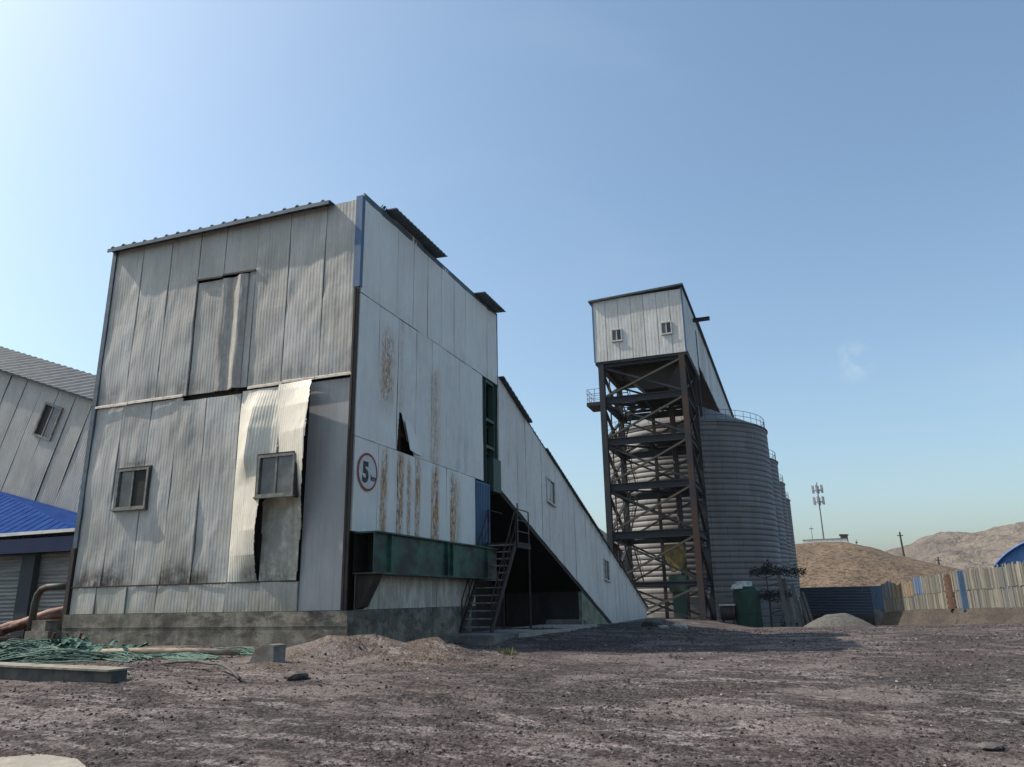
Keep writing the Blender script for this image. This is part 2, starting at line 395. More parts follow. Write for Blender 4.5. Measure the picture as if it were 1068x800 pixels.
# cladding: ribbed sheet panels as real corrugated geometry.
def clad(name, mat, parent, plane, edges, zlo, zhi, disp=None, stain_shade=None, rib=.10, amp=.0020, dz=.16, jitter=.01, dent=.03,
         keep=None, seed=0, gap=.013, shear=0.0, label=None, step=None, tilt=None, flatrib=False):
    """plane = ('Y', value) facing -Y with u = X, or ('X', value) facing +X with u = Y; the panels between successive edges; keep(u, z) drops faces"""
    vs = []; fs = []; st = []
    rnd = random.Random(seed*77+5)
    for k in range(len(edges)-1):
        u0, u1 = edges[k]+gap, edges[k+1]-gap
        cols = []; x = u0
        if flatrib: cols = [(u, 0) for u in np.linspace(u0, u1, max(4, int((u1-u0)/.06)))]
        else:
            n = max(1, round((u1-u0)/rib)); w = (u1-u0)/n
            for i in range(n):
                b = u0+i*w; cols += [(b, 0), (b+w*.35, 0), (b+w*.5, amp), (b+w*.85, amp)]
            cols.append((u1, 0))
        cu = np.array([c[0] for c in cols]); ch = np.array([c[1] for c in cols])
        lo = zlo(cu) if callable(zlo) else np.full_like(cu, zlo); hi = zhi(cu) if callable(zhi) else np.full_like(cu, zhi)
        nr = max(2, int(math.ceil(float(np.max(hi-lo))/dz)))
        j0 = rnd.uniform(0, jitter); jt = rnd.uniform(-jitter, jitter)*.8; ju = rnd.uniform(-jitter, jitter)*.6
        T = np.linspace(0, 1, nr+1)[:, None]
        Z = lo[None, :]*(1-T)+hi[None, :]*T; U = np.repeat(cu[None, :], nr+1, 0)
        D = ch[None, :]+j0+jt*(T*2-1)+ju*((U-u0)/(u1-u0)*2-1)
        if dent: D = D+dent*(fbm(U*1.1+k*7.3, Z*.55+seed*3.1, seed+k, 3)+.35*fbm(U*3+k*3, Z*1.6, seed+k+40, 2))
        if disp is not None: D = D+disp(U, Z)
        U2 = U+shear*(Z-lo[None, :])
        nc = len(cols)
        # skirt: turn the rim back so that the seams read as gaps
        P = np.stack([U2, D, Z], -1)
        o = len(vs); vs += P.reshape(-1, 3).tolist()
        if stain_shade is not None: st += stain_shade(U, Z).reshape(-1, 3).tolist()
        else: st += [(0, 0, 0)]*(nc*(nr+1))
        tone = rnd.uniform(0, .16); st[-nc*(nr+1):] = [(min(1, q[0]+tone), q[1], q[2]) for q in st[-nc*(nr+1):]]
        for r in range(nr):
            for c in range(nc-1):
                if keep is not None and not keep((U[r, c]+U[r, c+1])/2, (Z[r, c]+Z[r+1, c])/2): continue
                fs.append((o+r*nc+c, o+r*nc+c+1, o+(r+1)*nc+c+1, o+(r+1)*nc+c))
        rim = [r*nc for r in range(nr+1)]+[nr*nc+c for c in range(1, nc)]+[r*nc+nc-1 for r in range(nr-1, -1, -1)]+[c for c in range(nc-2, 0, -1)]
        q = len(vs)
        for i in rim:
            p = vs[o+i]; vs.append([p[0], p[1]-.06, p[2]]); st.append(st[o+i])
        m = len(rim)
        if keep is None:
            for i in range(m): fs.append((o+rim[i], q+i, q+(i+1) % m, o+rim[(i+1) % m]))
    b = MB(); ax, val = plane
    if ax == 'Y': b.v = [(u, val-d, z) for u, d, z in vs]
    else: b.v = [(val+d, u, z) for u, d, z in vs]
    b.f = fs
    ar = np.ones((len(vs), 4), np.float32); ar[:, :3] = np.array(st)
    o = b.build(name, mat, parent, smooth=False, label=label, attrs={'stain_shade': ar}, recalc=False)
    if ax == 'X': o.data.flip_normals()
    o.data.flip_normals() if False else None
    return o

def window_part(parent, ax, val, u0, u1, z0, z1, out=.05, name='window', frame='window_frame', glass=('window_glass', 'glass_dark'), tilt=0, fw=.07, back=.10, slope=0):
    """a two-light sliding window: frame > pane, pane, mullion inside the frame mesh"""
    def P(u, d, z): return (u, val-d, z+slope*(u-u0)) if ax == 'Y' else (val+d, u, z+slope*(u-u0))
    def bx(b, ua, ub, da, db, za, zb):
        vs = [P(u, d, z) for z in (za, zb) for d in (da, db) for u in (ua, ub)]
        b.add(vs, [(0, 2, 3, 1), (4, 5, 7, 6), (0, 1, 5, 4), (2, 6, 7, 3), (0, 4, 6, 2), (1, 3, 7, 5)])
    b = MB(); um = (u0+u1)/2
    bx(b, u0, u0+fw, -back, out, z0, z1); bx(b, u1-fw, u1, -back, out, z0, z1)
    bx(b, u0+fw, u1-fw, -back, out, z0, z0+fw); bx(b, u0+fw, u1-fw, -back, out, z1-fw, z1)
    bx(b, um-fw*.45, um+fw*.45, -back+.02, out-.02, z0+fw, z1-fw)
    bx(b, u0-.03, u1+.03, out-.03, out+.05, z0-.045, z0-.002)
    w = b.build(name, frame, parent)
    if ax == 'Y' and frame == 'window_frame':
        q = MB(); [bx(q, a, e, -back-.02, out-.035, f, g) for a, e, f, g in ((u0-.05, u0-.002, z0-.06, z1+.05), (u1+.002, u1+.05, z0-.06, z1+.05), (u0-.002, u1+.002, z1+.002, z1+.05))]; q.build('surround', 'dark_trim', w)
    for i, (a, c) in enumerate(((u0+fw, um-fw*.45), (um+fw*.45, u1-fw))):
        g = MB(); bx(g, a, c, -back+.03, out-.06+.012*i, z0+fw, z1-fw); g.build('pane', glass[i], w)
    return w

# ------------------------------------------------------------------ terrain
L_D = [-60, 0, 6, 9, 12, 16, 18.5, 30, 41, 54, 70, 90, 130, 400, 4000]; L_Z = [-.6, -.3, -.05, .15, .38, .55, .65, .6, .28, .12, -.35, -1.2, -2, -3, -3]
R_D = [-60, 0, 6, 9, 13, 16, 20, 26, 32, 40, 60, 80, 130, 400, 4000]; R_Z = [-.6, -.3, -.08, .08, .33, .45, .45, .36, .27, .02, -.85, -1.5, -2.2, -3, -3]
MOUNDS = [(-8.0, 19.6, 2.4, 2.4, -.30), (-5.2, 19.5, 2.0, 2.0, -.10), (-8.6, 13.9, 1.1, .55, .26), (-7.1, 14.5, .8, .5, .30), (-7.9, 14.1, 1.4, .5, .14), (-9.5, 13.6, .8, .6, .16), (-6.4, 14.6, .7, .4, .10), (-9.3, 12.2, .7, .5, .10)]
def track(x, y):
    # wheel ruts crossing the yard: how deep in a rut, how high on the spoil between
    D = -.3428*x+.9394*y; q = .9394*x+.3428*y; rut = 0; rid = 0
    for c0, k, am, ph, w in ((10.3, .10, .7, .3, 1.0), (12.6, -.13, .9, 1.9, .9), (15.2, .16, 1.1, .9, .7)):
        cl = c0+k*q+am*np.sin(q*.28+ph)+.35*fbm(q*.6, q*0+c0, 5, 3)
        e = D-cl
        for off in (-.85, .85): rut = rut+w*np.exp(-((e-off)/.22)**2)
        rid = rid+w*(np.exp(-((e-1.25)/.18)**2)+np.exp(-((e+1.25)/.18)**2)+.7*np.exp(-(e/.3)**2))
    m = np.clip(.45+1.8*fbm(x*.4, y*.4, 45, 3), 0, 1)
    return rut*m, rid*m
def gz(x, y, detail=True):
    x = np.asarray(x, float); y = np.asarray(y, float)
    D = -.3428*x+.9394*y
    w = sm(-8.5, -2, x)
    z = np.interp(D, L_D, L_Z)*(1-w)+np.interp(D, R_D, R_Z)*w
    if detail:
        a = np.clip(D/10, .3, 1)*np.exp(-np.clip(D-60, 0, None)/60)
        z = z+a*(.13*fbm(x*.35, y*.35, 3, 4)+.07*fbm(x*1.4, y*1.4, 9, 3))
        near = np.clip(1-D/30, 0, 1)
        z = z+near*(.05*fbm(x*4, y*4, 21, 3)+.10*np.maximum(fbm(x*.8, y*1.6, 31, 3), 0))
    if detail: z = z-.055*track(x, y)[0]+.03*track(x, y)[1]
    for mx, my, rx, ry, h in MOUNDS:
        z = z+h*np.exp(-(((x-mx)/rx)**2+((y-my)/ry)**2))*(1+(1.5*fbm(x*2.6, y*2.6, 5, 4) if h > 0 else 0))
    return z
def ground():
    n1, n2 = 420, 430
    t = np.linspace(-1, 1, n1); s = np.sinh(t*6.2)/np.sinh(6.2)*2600
    t = np.linspace(0, 1, n2); Dp = 9+np.sinh((t-.22)*7.6)/np.sinh(.78*7.6)*3200
    Sg, Dg = np.meshgrid(s, Dp)
    # fan out: the near rows are drawn in so that their columns lie closer
    X = .9394*Sg-.3428*Dg-1.2; Y = .3428*Sg+.9394*Dg
    Z = gz(X, Y)
    b = MB(); b.v = np.stack([X, Y, Z], -1).reshape(-1, 3).tolist()
    i = np.arange(n2-1)[:, None]*n1+np.arange(n1-1)[None, :]
    b.f = np.stack([i, i+1, i+n1+1, i+n1], -1).reshape(-1, 4).tolist()
    a = np.zeros((n1*n2, 4), np.float32); a[:, 3] = 1
    x, y = X.ravel(), Y.ravel(); D = -.3428*x+.9394*y
    band = np.exp(-((D-9.8-.9*np.sin(x*.5)-1.2*fbm(x*.4, y*.4, 77, 3))/.9)**2)*1.2
    tr, ri = track(x, y); a[:, 2] = np.clip(tr, 0, 1)
    a[:, 0] = np.clip(.8*ri+.25+.5*sm(1, -5, .9394*x+.3428*y)+.9*sm(.0, .2, fbm(x*.22, y*.35, 61, 4))+band, 0, 1)*np.clip(1.3-D/40, 0, 1)
    m = sum(np.exp(-(((x-mx)/(rx*1.4))**2+((y-my)/(ry*1.6))**2)) for mx, my, rx, ry, h in MOUNDS[2:])
    a[:, 1] = np.clip(m*1.2, 0, 1)
    o = b.build('ground', 'gravel_ground', None, smooth=True, attrs={'soil': a}, recalc=False, origin=(0, 0, 0))
    struct(o)
ground()
def G(x, y): return float(gz(x, y))

def ridge(name, mat, x0, x1, y0, y1, nx, ny, fz, kind='structure'):
    X, Y = np.meshgrid(np.linspace(x0, x1, nx), np.linspace(y0, y1, ny)); Z = fz(X, Y)
    b = MB(); b.v = np.stack([X, Y, Z], -1).reshape(-1, 3).tolist()
    i = np.arange(ny-1)[:, None]*nx+np.arange(nx-1)[None, :]
    b.f = np.stack([i, i+1, i+nx+1, i+nx], -1).reshape(-1, 4).tolist()
    o = b.build(name, mat, None, smooth=True, recalc=False); struct(o, kind); return o
def hz(X, Y):
    # drawn at the size it has 160 m off, set 1.6 times farther
    return 1.6+1.6*(hz0(X/1.6, Y/1.6)-1.6)
def hz0(X, Y):
    crest = np.interp(X, [-120, -60, -20, 0, 8, 13, 18, 26, 34, 48, 80, 200], [2, 6, 11, 11.4, 11.2, 10.0, 8.2, 5.3, 3.0, .5, -2, -6])
    t = np.clip((Y-104)/(163-104), 0, 1); prof = np.sin(t*np.pi/2)**1.1
    back = 1-.9*sm(170, 260, Y)
    return -3.2+(crest+3.2)*prof*back+1.3*fbm(X*.06, Y*.06, 8, 5)*prof+.35*fbm(X*.4, Y*.4, 18, 3)*prof-.6*prof*np.clip(1-np.abs(fbm(X*.09, Y*.025, 28, 3))*9, 0, 1)
ridge('hill', 'hill_soil', -200, 320, 165, 440, 280, 150, hz)
def mz(X, Y):
    crest = np.interp(X, [-400, 0, 70, 108, 136, 178, 210, 251, 330, 500, 700], [20, 36, 44, 55, 66, 70, 74, 83, 96, 90, 110])
    t = np.clip((Y-560)/(1030-560), 0, 1)
    rough = 1-2*np.abs(fbm(X*.012, Y*.012, 4, 5))
    z = -6+(crest+6)*(t**1.3)+26*(rough-.86)*t+9*fbm(X*.04, Y*.04, 14, 4)*t
    return z*(1-.8*sm(1060, 1400, Y))
ridge('mountains', 'mountain_rock', -400, 800, 540, 1420, 300, 200, mz)

def pebbles():
    # loose gravel strewn over the yard: far too many to count
    base = np.array([(0, 0, .62), (.95, .1, .05), (.2, .9, 0), (-.9, .25, .08), (-.3, -.95, 0), (.6, -.7, .1), (.5, .45, .5), (-.5, .3, .55), (-.1, -.55, .5)])
    F = [(6, 1, 2), (6, 2, 7), (7, 2, 3), (7, 3, 8), (8, 3, 4), (8, 4, 5), (8, 5, 6), (6, 5, 1), (0, 6, 7), (0, 7, 8), (0, 8, 6)]
    N = 70000
    u = RNG.random(N); D = 6.8+(34-6.8)*u**1.7; sx = (RNG.random(N)*2-1)*.78*D
    X = .9394*sx-.3428*D; Y = .3428*sx+.9394*D
    ok = ~((X < -10.0) & (Y > 15.8)) & (fbm(X*.5, Y*.5, 91, 3)+RNG.random(N)*.5-.12 > 0)
    X, Y, D = X[ok], Y[ok], D[ok]; n = len(X)
    r = (.006+.020*RNG.random(n)**4)*(.7+D/22); big = RNG.random(n) < .004; r[big] *= 2.0
    Z = gz(X, Y)+r*.05
    a = RNG.random(n)*6.283; ca, sa = np.cos(a), np.sin(a)
    st = .7+.6*RNG.random((n, 3))
    V = base[None]*st[:, None, :]*(1+.3*(RNG.random((n, 9, 1))-.5))
    V = np.stack([V[..., 0]*ca[:, None]-V[..., 1]*sa[:, None], V[..., 0]*sa[:, None]+V[..., 1]*ca[:, None], V[..., 2]], -1)*r[:, None, None]
    V += np.stack([X, Y, Z], -1)[:, None, :]
    b = MB(); b.v = V.reshape(-1, 3).tolist()
    b.f = (np.array(F)[None]+np.arange(n)[:, None, None]*9).reshape(-1, 3).tolist()
    g = RNG.random(n); tone = np.where(g < .6, .02+.035*RNG.random(n), np.where(g < .965, .06+.06*RNG.random(n), .17+.10*RNG.random(n)))
    c = np.ones((n, 9, 4)); c[..., 0] = (tone*1.08)[:, None]; c[..., 1] = (tone*.95)[:, None]; c[..., 2] = (tone*.92)[:, None]
    struct(b.build('gravel', 'pebbles', None, attrs={'col': c.reshape(-1, 4)}, recalc=False), 'stuff')
pebbles()

# ------------------------------------------------------------------ the near transfer house
XA, YA = -10.085, 16.02                      # its corner: face A looks along -Y, face B along +X
def z3(U, a, b, c): return np.stack([a+0*U, b+0*U, c+0*U], -1)
def house():
    T = thing('transfer_house', 'tall weathered white panel building with buckled cladding and two windows, nearest the camera', 'building', (-14.4, 21, .5))
    # dark shell behind the cladding
    b = MB(); b.box(-18.74, -10.30, YA+.16, 24.35, .3, 9.44); b.box(-18.74, -10.30, YA+.16, 25.85, 9.47, 12.2)
    b.build('inner_shell', 'dark_void', T)
    b = MB(); b.box(-18.86, -18.76, YA+.1, 25.9, 1.43, 12.2); b.build('side_wall', 'panel_back', T, attrs=None)
    # plinth
    b = MB(); b.box(-18.86, XA+.10, YA-.10, YA+.15, .0, 1.43); b.box(XA-.15, XA+.10, YA+.152, 23.2, .0, 1.43)
    b.box(-18.87, XA+.11, YA-.112, YA-.102, 1.085, 1.105)
    b.build('plinth', 'plinth_concrete', T)
    # --- face A, upper row
    def st_up(U, Z):
        d = .55*np.exp(-((Z-7.45)/.35)**2)*np.clip(.5+2.2*fbm(U*1.3, Z*.9, 5, 3), 0, 1)
        return z3(U, d, .05, 0)
    eu = [-18.8, -17.72, -16.62, -15.52]; eh = [-15.52, -14.6, -13.46]; ev = [-13.46, -12.36, -11.2, -10.13]
    for k, (e, zl) in enumerate(((eu, 7.24), (ev, 7.24))):
        clad('upper_cladding', 'panel_sunny', T, ('Y', YA), e, zl, 12.22, stain_shade=st_up, seed=3+k, dent=.07, jitter=.018)
    clad('upper_cladding', 'panel_sunny', T, ('Y', YA), eh, 10.72, 12.22, stain_shade=st_up, seed=6, dent=.03)
    clad('patch_panel', 'panel_sunny', T, ('Y', YA+.035), [-15.5, -14.62], 7.26, 10.62, stain_shade=st_up, seed=8, dent=.05, label='narrow pale patch panel set in the upper wall')
    def crump(U, Z):
        s = (U+14.6)/1.14; t = (Z-7.26)/3.4
        curl = .10*np.exp(-((s-.62)/.13)**2)*(1-.4*t)-.05*np.exp(-((s-.35)/.16)**2)+.16*np.clip((s-.86)/.14, 0, 1)**2*np.clip(1.3-t, 0, 1)
        return curl+.05*fbm(U*4+Z*.6, Z*.8, 33, 3)
    clad('crumpled_panel', 'panel_sunny', T, ('Y', YA-.02), [-14.6, -13.66], 7.26, lambda u: 10.6+0*u, disp=crump, stain_shade=lambda U, Z: z3(U, .22, .1, 0), seed=9, dent=.03, label='crumpled darker panel curling away from the upper wall')
    clad('upper_cladding', 'panel_sunny', T, ('Y', YA), [-13.68, -13.46], 7.26, 10.7, stain_shade=st_up, seed=10, dent=.03)
    b = MB(); b.beam((-15.52, YA-.045, 10.70), (-14.6, YA-.045, 10.66), .03, .05); b.beam((-14.58, YA-.05, 10.70), (-13.44, YA-.05, 10.66), .04, .05)
    b.build('hatch_trim', 'dark_trim', T)
    # --- face A, lower row: five flat panels, two torn and bulging ones, one smooth backing sheet
    def st_lo(U, Z):
        d = 1.0*np.exp(-((Z-2.2)/.48)**2)*np.clip(.55+2.4*fbm(U*1.1, Z*.5, 15, 3), 0, 1)
        d = d+.8*np.exp(-((Z-5.45)/.15)**2-((U+17.05)/.45)**2)
        return z3(U, np.clip(d, 0, .9), .04, .0)
    e = [-18.8, -17.77, -16.74, -15.74, -14.75, -13.6]
    clad('lower_cladding', 'panel_sunny', T, ('Y', YA), e, 2.15, lambda u: np.where((u > -15.6), 7.08, 7.19), stain_shade=st_lo, seed=12, dent=.085, jitter=.02, label='dented grey lower cladding with soot along its foot')
    clad('foot_cladding', 'panel_sunny', T, ('Y', YA-.012), [-18.8, -17.9, -16.82, -15.81, -14.74, -13.6, -12.55, -11.46], 1.44, 2.13, stain_shade=lambda U, Z: z3(U, .25*np.clip(1-(Z-1.44)/.2, 0, 1), .05, .25), seed=14, dent=.06, jitter=.02)
    # first torn panel: swells out from its left seam, free at its right edge under the window
    def A1(z): return np.interp(z, [2.15, 2.4, 2.8, 3.4, 4.2, 5.2, 6.0, 6.6, 7.0, 7.2], [.0, .12, .36, .50, .50, .46, .38, .24, .08, .02])
    def d1(U, Z):
        s = np.clip((U+13.6)/1.2, 0, 1)
        up = np.where(s < .50, (s/.50)**.95, 1-.75*(s-.50))
        low = s**.92
        k = sm(5.3, 4.5, Z)
        return A1(Z)*(up*(1-k)+low*k)+.03*fbm(U*2, Z*1.7, 55, 3)
    def st1(U, Z): return z3(U, .95*np.exp(-((Z-2.25)/.32)**2)*np.clip((U+13.35)/.35, 0, 1), .04, 0)
    def edge1(U, Z):   # right-hand torn edge
        return not (-12.46 < U < -11.46 and 4.21 < Z < 5.17) and U+.03*vnoise(Z*4, Z*0, 3)+.018*vnoise(Z*19, Z*0, 4) < np.interp(Z, [2.15, 2.4, 2.8, 3.3, 4.0, 4.3, 4.4, 7.3], [-12.62, -12.68, -12.56, -12.50, -12.40, -12.36, -12.12, -12.12])
    clad('torn_panel', 'panel_sun_tone', T, ('Y', YA), [-13.6, -12.05], 2.16, 7.14, disp=d1, stain_shade=st1, keep=edge1, seed=16, dent=.02, dz=.04, rib=.085, amp=.0035, label='bulging torn panel catching the sun left of the window')
    def A2(z): return np.interp(z, [2.15, 2.9, 3.4, 4.0, 5.0, 5.8, 6.5, 7.0, 7.2], [.0, .03, .12, .34, .52, .56, .44, .24, .12])
    def d2(U, Z):
        s = np.clip((U+12.5)/1.35, 0, 1); k = sm(3.9, 4.3, Z)
        return .03+A2(Z)*((.15+.85*s)*k+np.clip((s-.5)/.5, 0, 1)*(1-k))+.02*fbm(U*2.2, Z*1.5, 57, 3)
    def edge2(U, Z): return not (-12.46 < U < -11.46 and 4.21 < Z < 5.17) and (U+.03*vnoise(Z*4, Z*0, 13)+.02*vnoise(Z*17, Z*0, 14) < np.interp(Z, [2.1, 3.0, 3.8, 4.9, 5.8, 6.6, 7.2], [-11.46, -11.44, -11.30, -11.12, -11.06, -11.12, -11.30])) & (U > np.interp(Z, [2.1, 4.1, 4.3, 7.2], [-12.60, -12.62, -12.42, -12.36]))
    clad('torn_panel', 'panel_sun_tone', T, ('Y', YA), [-12.64, -11.02], 2.16, 7.18, disp=d2, stain_shade=lambda U, Z: z3(U, np.clip(.62*sm(4.5, 4.0, Z+.5*fbm(U*2, Z*0, 6, 3))+.35*np.exp(-((Z-2.2)/.25)**2), 0, .9), .05, 0), keep=edge2, seed=17, dent=.015, dz=.04, rib=.085, amp=.0035, label='panel hanging loose at its right edge around the window')  # dark below the window paints the bulge's shadow; the lowest band is grime
    b = MB(); b.box(-11.46, -10.14, YA+.05, YA+.09, 1.44, 7.16)
    for z in (3.35, 5.4, 6.7, 1.75):
        for u in (-11.15, -10.8, -10.4): b.box(u-.012, u+.012, YA+.044, YA+.06, z-.012, z+.012)
    b.build('backing_sheet', 'panel_back', T, label='smooth grey sheet in the shade beside the torn panel')
    # seam flashings, curled here and there
    for (u0, u1, zz) in ((-18.82, -17.6, 7.215), (-17.58, -16.3, 7.23), (-16.28, -15.6, 7.23), (-13.4, -12.3, 7.21), (-12.28, -11.3, 7.235), (-11.28, -10.15, 7.24)):
        n = 14; pts = np.linspace(u0, u1, n); b = MB()
        for i, u in enumerate(pts):
            w = .035*float(fbm(u*1.7, zz, 71, 3)); lift = .05+.05*abs(w)*8
            b.v += [(u, YA-.02, zz+.05+w), (u, YA-lift, zz+.03+w), (u, YA-lift-.005, zz-.035+w), (u, YA-lift+.01, zz-.04+w)]
        for i in range(n-1):
            for k in range(3): b.f.append((i*4+k, (i+1)*4+k, (i+1)*4+k+1, i*4+k+1))
        b.build('seam_flashing', 'flashing', T, recalc=False)
    b = MB(); b.beam((-18.8, YA-.035, 2.14), (-11.46, YA-.035, 2.14), .02, .035); b.build('foot_trim', 'dark_trim', T)
    # windows of face A
    window_part(T, 'Y', YA-.02, -17.6, -16.5, 4.19, 5.30, out=.055, fw=.06, slope=.0, glass=('glass_grey', 'dark_void'))
    w = window_part(T, 'Y', YA-.44, -12.51, -11.41, 4.17, 5.21, out=.07, back=.08, fw=.06, slope=.0, glass=('glass_grey', 'window_glass'))
    w['label'] = 'window pushed outward by the buckled panels'
    # corners
    b = MB(); b.box(XA-.17, XA+.03, YA-.045, YA-.02, 9.62, 12.3); b.box(XA+.005, XA+.03, YA-.02, YA+.10, 9.62, 12.3)
    b.build('corner_trim', 'blue_trim', T, label='bright blue upper corner trim')
    b = MB(); b.box(XA-.13, XA+.015, YA-.05, YA+.0, 1.44, 9.6); b.box(XA-.10, XA-.06, YA-.07, YA-.05, 1.3, 9.6)
    b.build('corner_trim', 'dark_trim', T, label='dark rusted lower corner trim')
    b = MB(); b.box(-18.95, -18.80, YA-.05, YA+.06, 3.2, 12.2); b.build('corner_trim', 'roof_blue_grey', T)
    b = MB(); b.box(-18.98, -18.84, YA-.06, YA+.06, .9, 3.2); b.build('corner_trim', 'dark_trim', T)
    # roof: ribbed sheets, the eave over face A, loose sheets over face B
    def sheet(x0, x1, y0, y1, z0, z1, name='roof_sheet', mat='roof_blue_grey', pitch=.42, alongx=True):
        b = MB(); n = int((x1-x0)/pitch); w = (x1-x0)/n; prof = []
        for i in range(n): prof += [(x0+i*w, 0), (x0+i*w+.30*w, 0), (x0+i*w+.38*w, .055), (x0+i*w+.52*w, .055), (x0+i*w+.6*w, 0)]
        prof.append((x1, 0))
        o = 0
        for (yy, zz) in ((y0, z0), (y1, z1)):
            for off in (0, -.03): b.v += [(x, yy, zz+h+off+.012*math.sin(x*3)) for x, h in prof]
        m = len(prof)
        for i in range(m-1):
            b.f += [(i, i+1, 2*m+i+1, 2*m+i), (m+i, 3*m+i, 3*m+i+1, m+i+1), (i, m+i, m+i+1, i+1), (2*m+i, 2*m+i+1, 3*m+i+1, 3*m+i)]
        b.f += [(0, 2*m, 3*m, m), (m-1, 2*m-1, 4*m-1, 3*m-1)]
        return b.build(name, mat, T)
    sheet(-18.98, -10.98, YA-.24, 19.4, 12.25, 12.34, name='eave_roof')
    b = MB(); b.box(-18.97, -11.0, YA-.25, YA-.225, 12.13, 12.235); b.build('fascia', 'roof_blue_grey', T)
    sheet(-18.9, -10.2, 19.42, 25.9, 12.36, 12.30, name='roof')
    # --- face B
    rb = np.arange(16.06, 26.0, 1.0)
    def top_b(u): return 12.36+.10*np.sin((u-16)*.6)
    eb = list(np.linspace(16.07, 25.95, 11))
    clad('upper_cladding', 'panel_shady', T, ('X', XA), eb, 9.50, top_b, stain_shade=lambda U, Z: z3(U, .12*np.exp(-((Z-9.6)/.15)**2), .03, 0), seed=21, dent=.03, jitter=.012, rib=.16, amp=.003)
    def st_mid(U, Z):
        r = .9*np.exp(-((U-17.6)/.35)**2)*sm(6.2, 7.4, Z)*sm(9.3, 8.4, Z)+.55*np.exp(-((U-20.6)/.3)**2)*sm(8.9, 8.2, Z)+.3*np.exp(-((U-18.4)/.12)**2)
        return z3(U, .10, np.clip(r, 0, 1), .35*np.exp(-((U-22.6)/.5)**2)*sm(8, 6.5, Z))
    em = [16.07, 17.12, 18.2, 19.3, 20.35, 21.4, 22.45, 23.5, 24.5]
    def hole(u, z): return not (5.5 < z < 6.72 and 18.22+.10*(z-5.6) < u < 18.45+(6.75-z)*.72*(1.0 if z < 6.0 else .62))
    clad('middle_cladding', 'panel_shady', T, ('X', XA+.012), em[:3], 5.63, 9.47, stain_shade=st_mid, seed=23, dent=.04, rib=.16, amp=.003)
    clad('torn_panel', 'panel_shady', T, ('X', XA+.012), em[2:4], 5.63, 9.47, stain_shade=st_mid, keep=hole, seed=24, dent=.03, rib=.06, amp=.003, dz=.05, label='panel with a dark triangular tear at its foot')
    clad('middle_cladding', 'panel_shady', T, ('X', XA+.012), em[3:], 5.63, 9.47, stain_shade=st_mid, seed=25, dent=.04, rib=.16, amp=.003)
    b = MB(); b.beam((XA-.12, 18.1, 6.15), (XA-.12, 19.5, 6.15), .07, .10); b.beam((XA-.13, 18.62, 5.5), (XA-.13, 18.62, 6.9), .05, .06); b.build('girt', 'pipe_rust', T)
    b = MB(); N = 8   # the flap of the tear, curled outward
    for i in range(N+1):
        t = i/N; z = 6.55-.85*t; u0 = 18.56+.12*t; u1 = 19.02+.72*t
        for k in range(5):
            s = k/4; b.v.append((XA+.04+.12*(1-s)*(1-s)*(.3+t), u0+(u1-u0)*s, z))
    for i in range(N):
        for k in range(4): b.f.append((i*5+k, i*5+k+1, i*5+k+6, i*5+k+5))
    n0 = len(b.v); b.v += [(x-.012, y, z) for x, y, z in b.v[:n0]]; b.f += [tuple(j+n0 for j in f[::-1]) for f in list(b.f)]
    b.build('torn_flap', 'panel_shady', T, recalc=False, attrs={'stain_shade': np.tile([.1, 0, 0, 1], (len(b.v), 1))})
    def st_low(U, Z):
        r = 0
        for u, w, a in ((17.55, .17, .9), (18.45, .20, 1), (18.95, .12, .8), (19.5, .16, .9), (20.65, .26, 1), (21.9, .18, 1), (22.1, .35, .45)):
            r = r+a*np.exp(-((U-u)/w)**4)
        return z3(U, .08, np.clip(r, 0, 1)*sm(5.75, 5.1, Z+.5*fbm(U*3, Z*0, 3, 2)), .25*np.exp(-((U-22.2)/.3)**2)*sm(4.6, 3.6, Z))
    clad('lower_cladding', 'panel_shady', T, ('X', XA+.02), [16.07, 17.25, 18.3, 19.35, 20.4, 21.45, 22.55, 23.72], 3.28, 5.61, stain_shade=st_low, seed=27, dent=.03, rib=.16, amp=.003, label='lightened lower cladding streaked with rust')
    clad('foot_cladding', 'panel_shady', T, ('X', XA+.012), [16.4, 17.5, 18.6, 19.7, 20.8, 21.9, 23.0, 23.72], 1.44, 3.26, stain_shade=lambda U, Z: z3(U, .35*np.clip(fbm(U*5, Z*.3, 9, 3)*3, 0, 1)+.3*sm(1.9, 1.45, Z), .15, .5), seed=28, dent=.03, rib=.10, amp=.006)
    # torn ends of the roof over face B
    def sheetB(y0, y1, z0, x0, x1, lift):
        b = MB(); n = int((y1-y0)/.11); prof = [(y0+(y1-y0)*i/n, .03*(i % 2)) for i in range(n+1)]
        for x, zz in ((x0, z0+lift), (x1, z0)):
            for off in (0, -.035): b.v += [(x, y, zz+h+off) for y, h in prof]
        m = n+1
        for i in range(n): b.f += [(i, i+1, 2*m+i+1, 2*m+i), (m+i, 3*m+i, 3*m+i+1, m+i+1), (i, m+i, m+i+1, i+1), (2*m+i, 2*m+i+1, 3*m+i+1, 3*m+i)]
        b.f += [(0, 2*m, 3*m, m), (m-1, 2*m-1, 4*m-1, 3*m-1)]
        return b.build('roof_sheet', 'roof_blue_grey', T, label='loose roof sheet jutting over the right-hand wall')
    sheetB(17.25, 20.75, 12.50, -12.2, XA+.34, .10); sheetB(23.75, 25.95, 12.42, -12.2, XA+.42, .10)
    b = MB(); b.box(XA-.03, XA+.015, 16.1, 25.9, 12.25, 12.42); b.box(XA-.02, XA+.025, 25.95, 26.02, 9.4, 12.42)
    b.build('eave_trim', 'roof_blue_grey', T)
    b = MB()
    for k in range(9):
        y = 16.95+k*.06; b.beam((XA-.05, y, 12.35), (XA+.05+.06*random.random(), y+.05, 12.5+.08*random.random()), .04, .01)
    b.build('torn_sheet_ends', 'roof_grey', T)
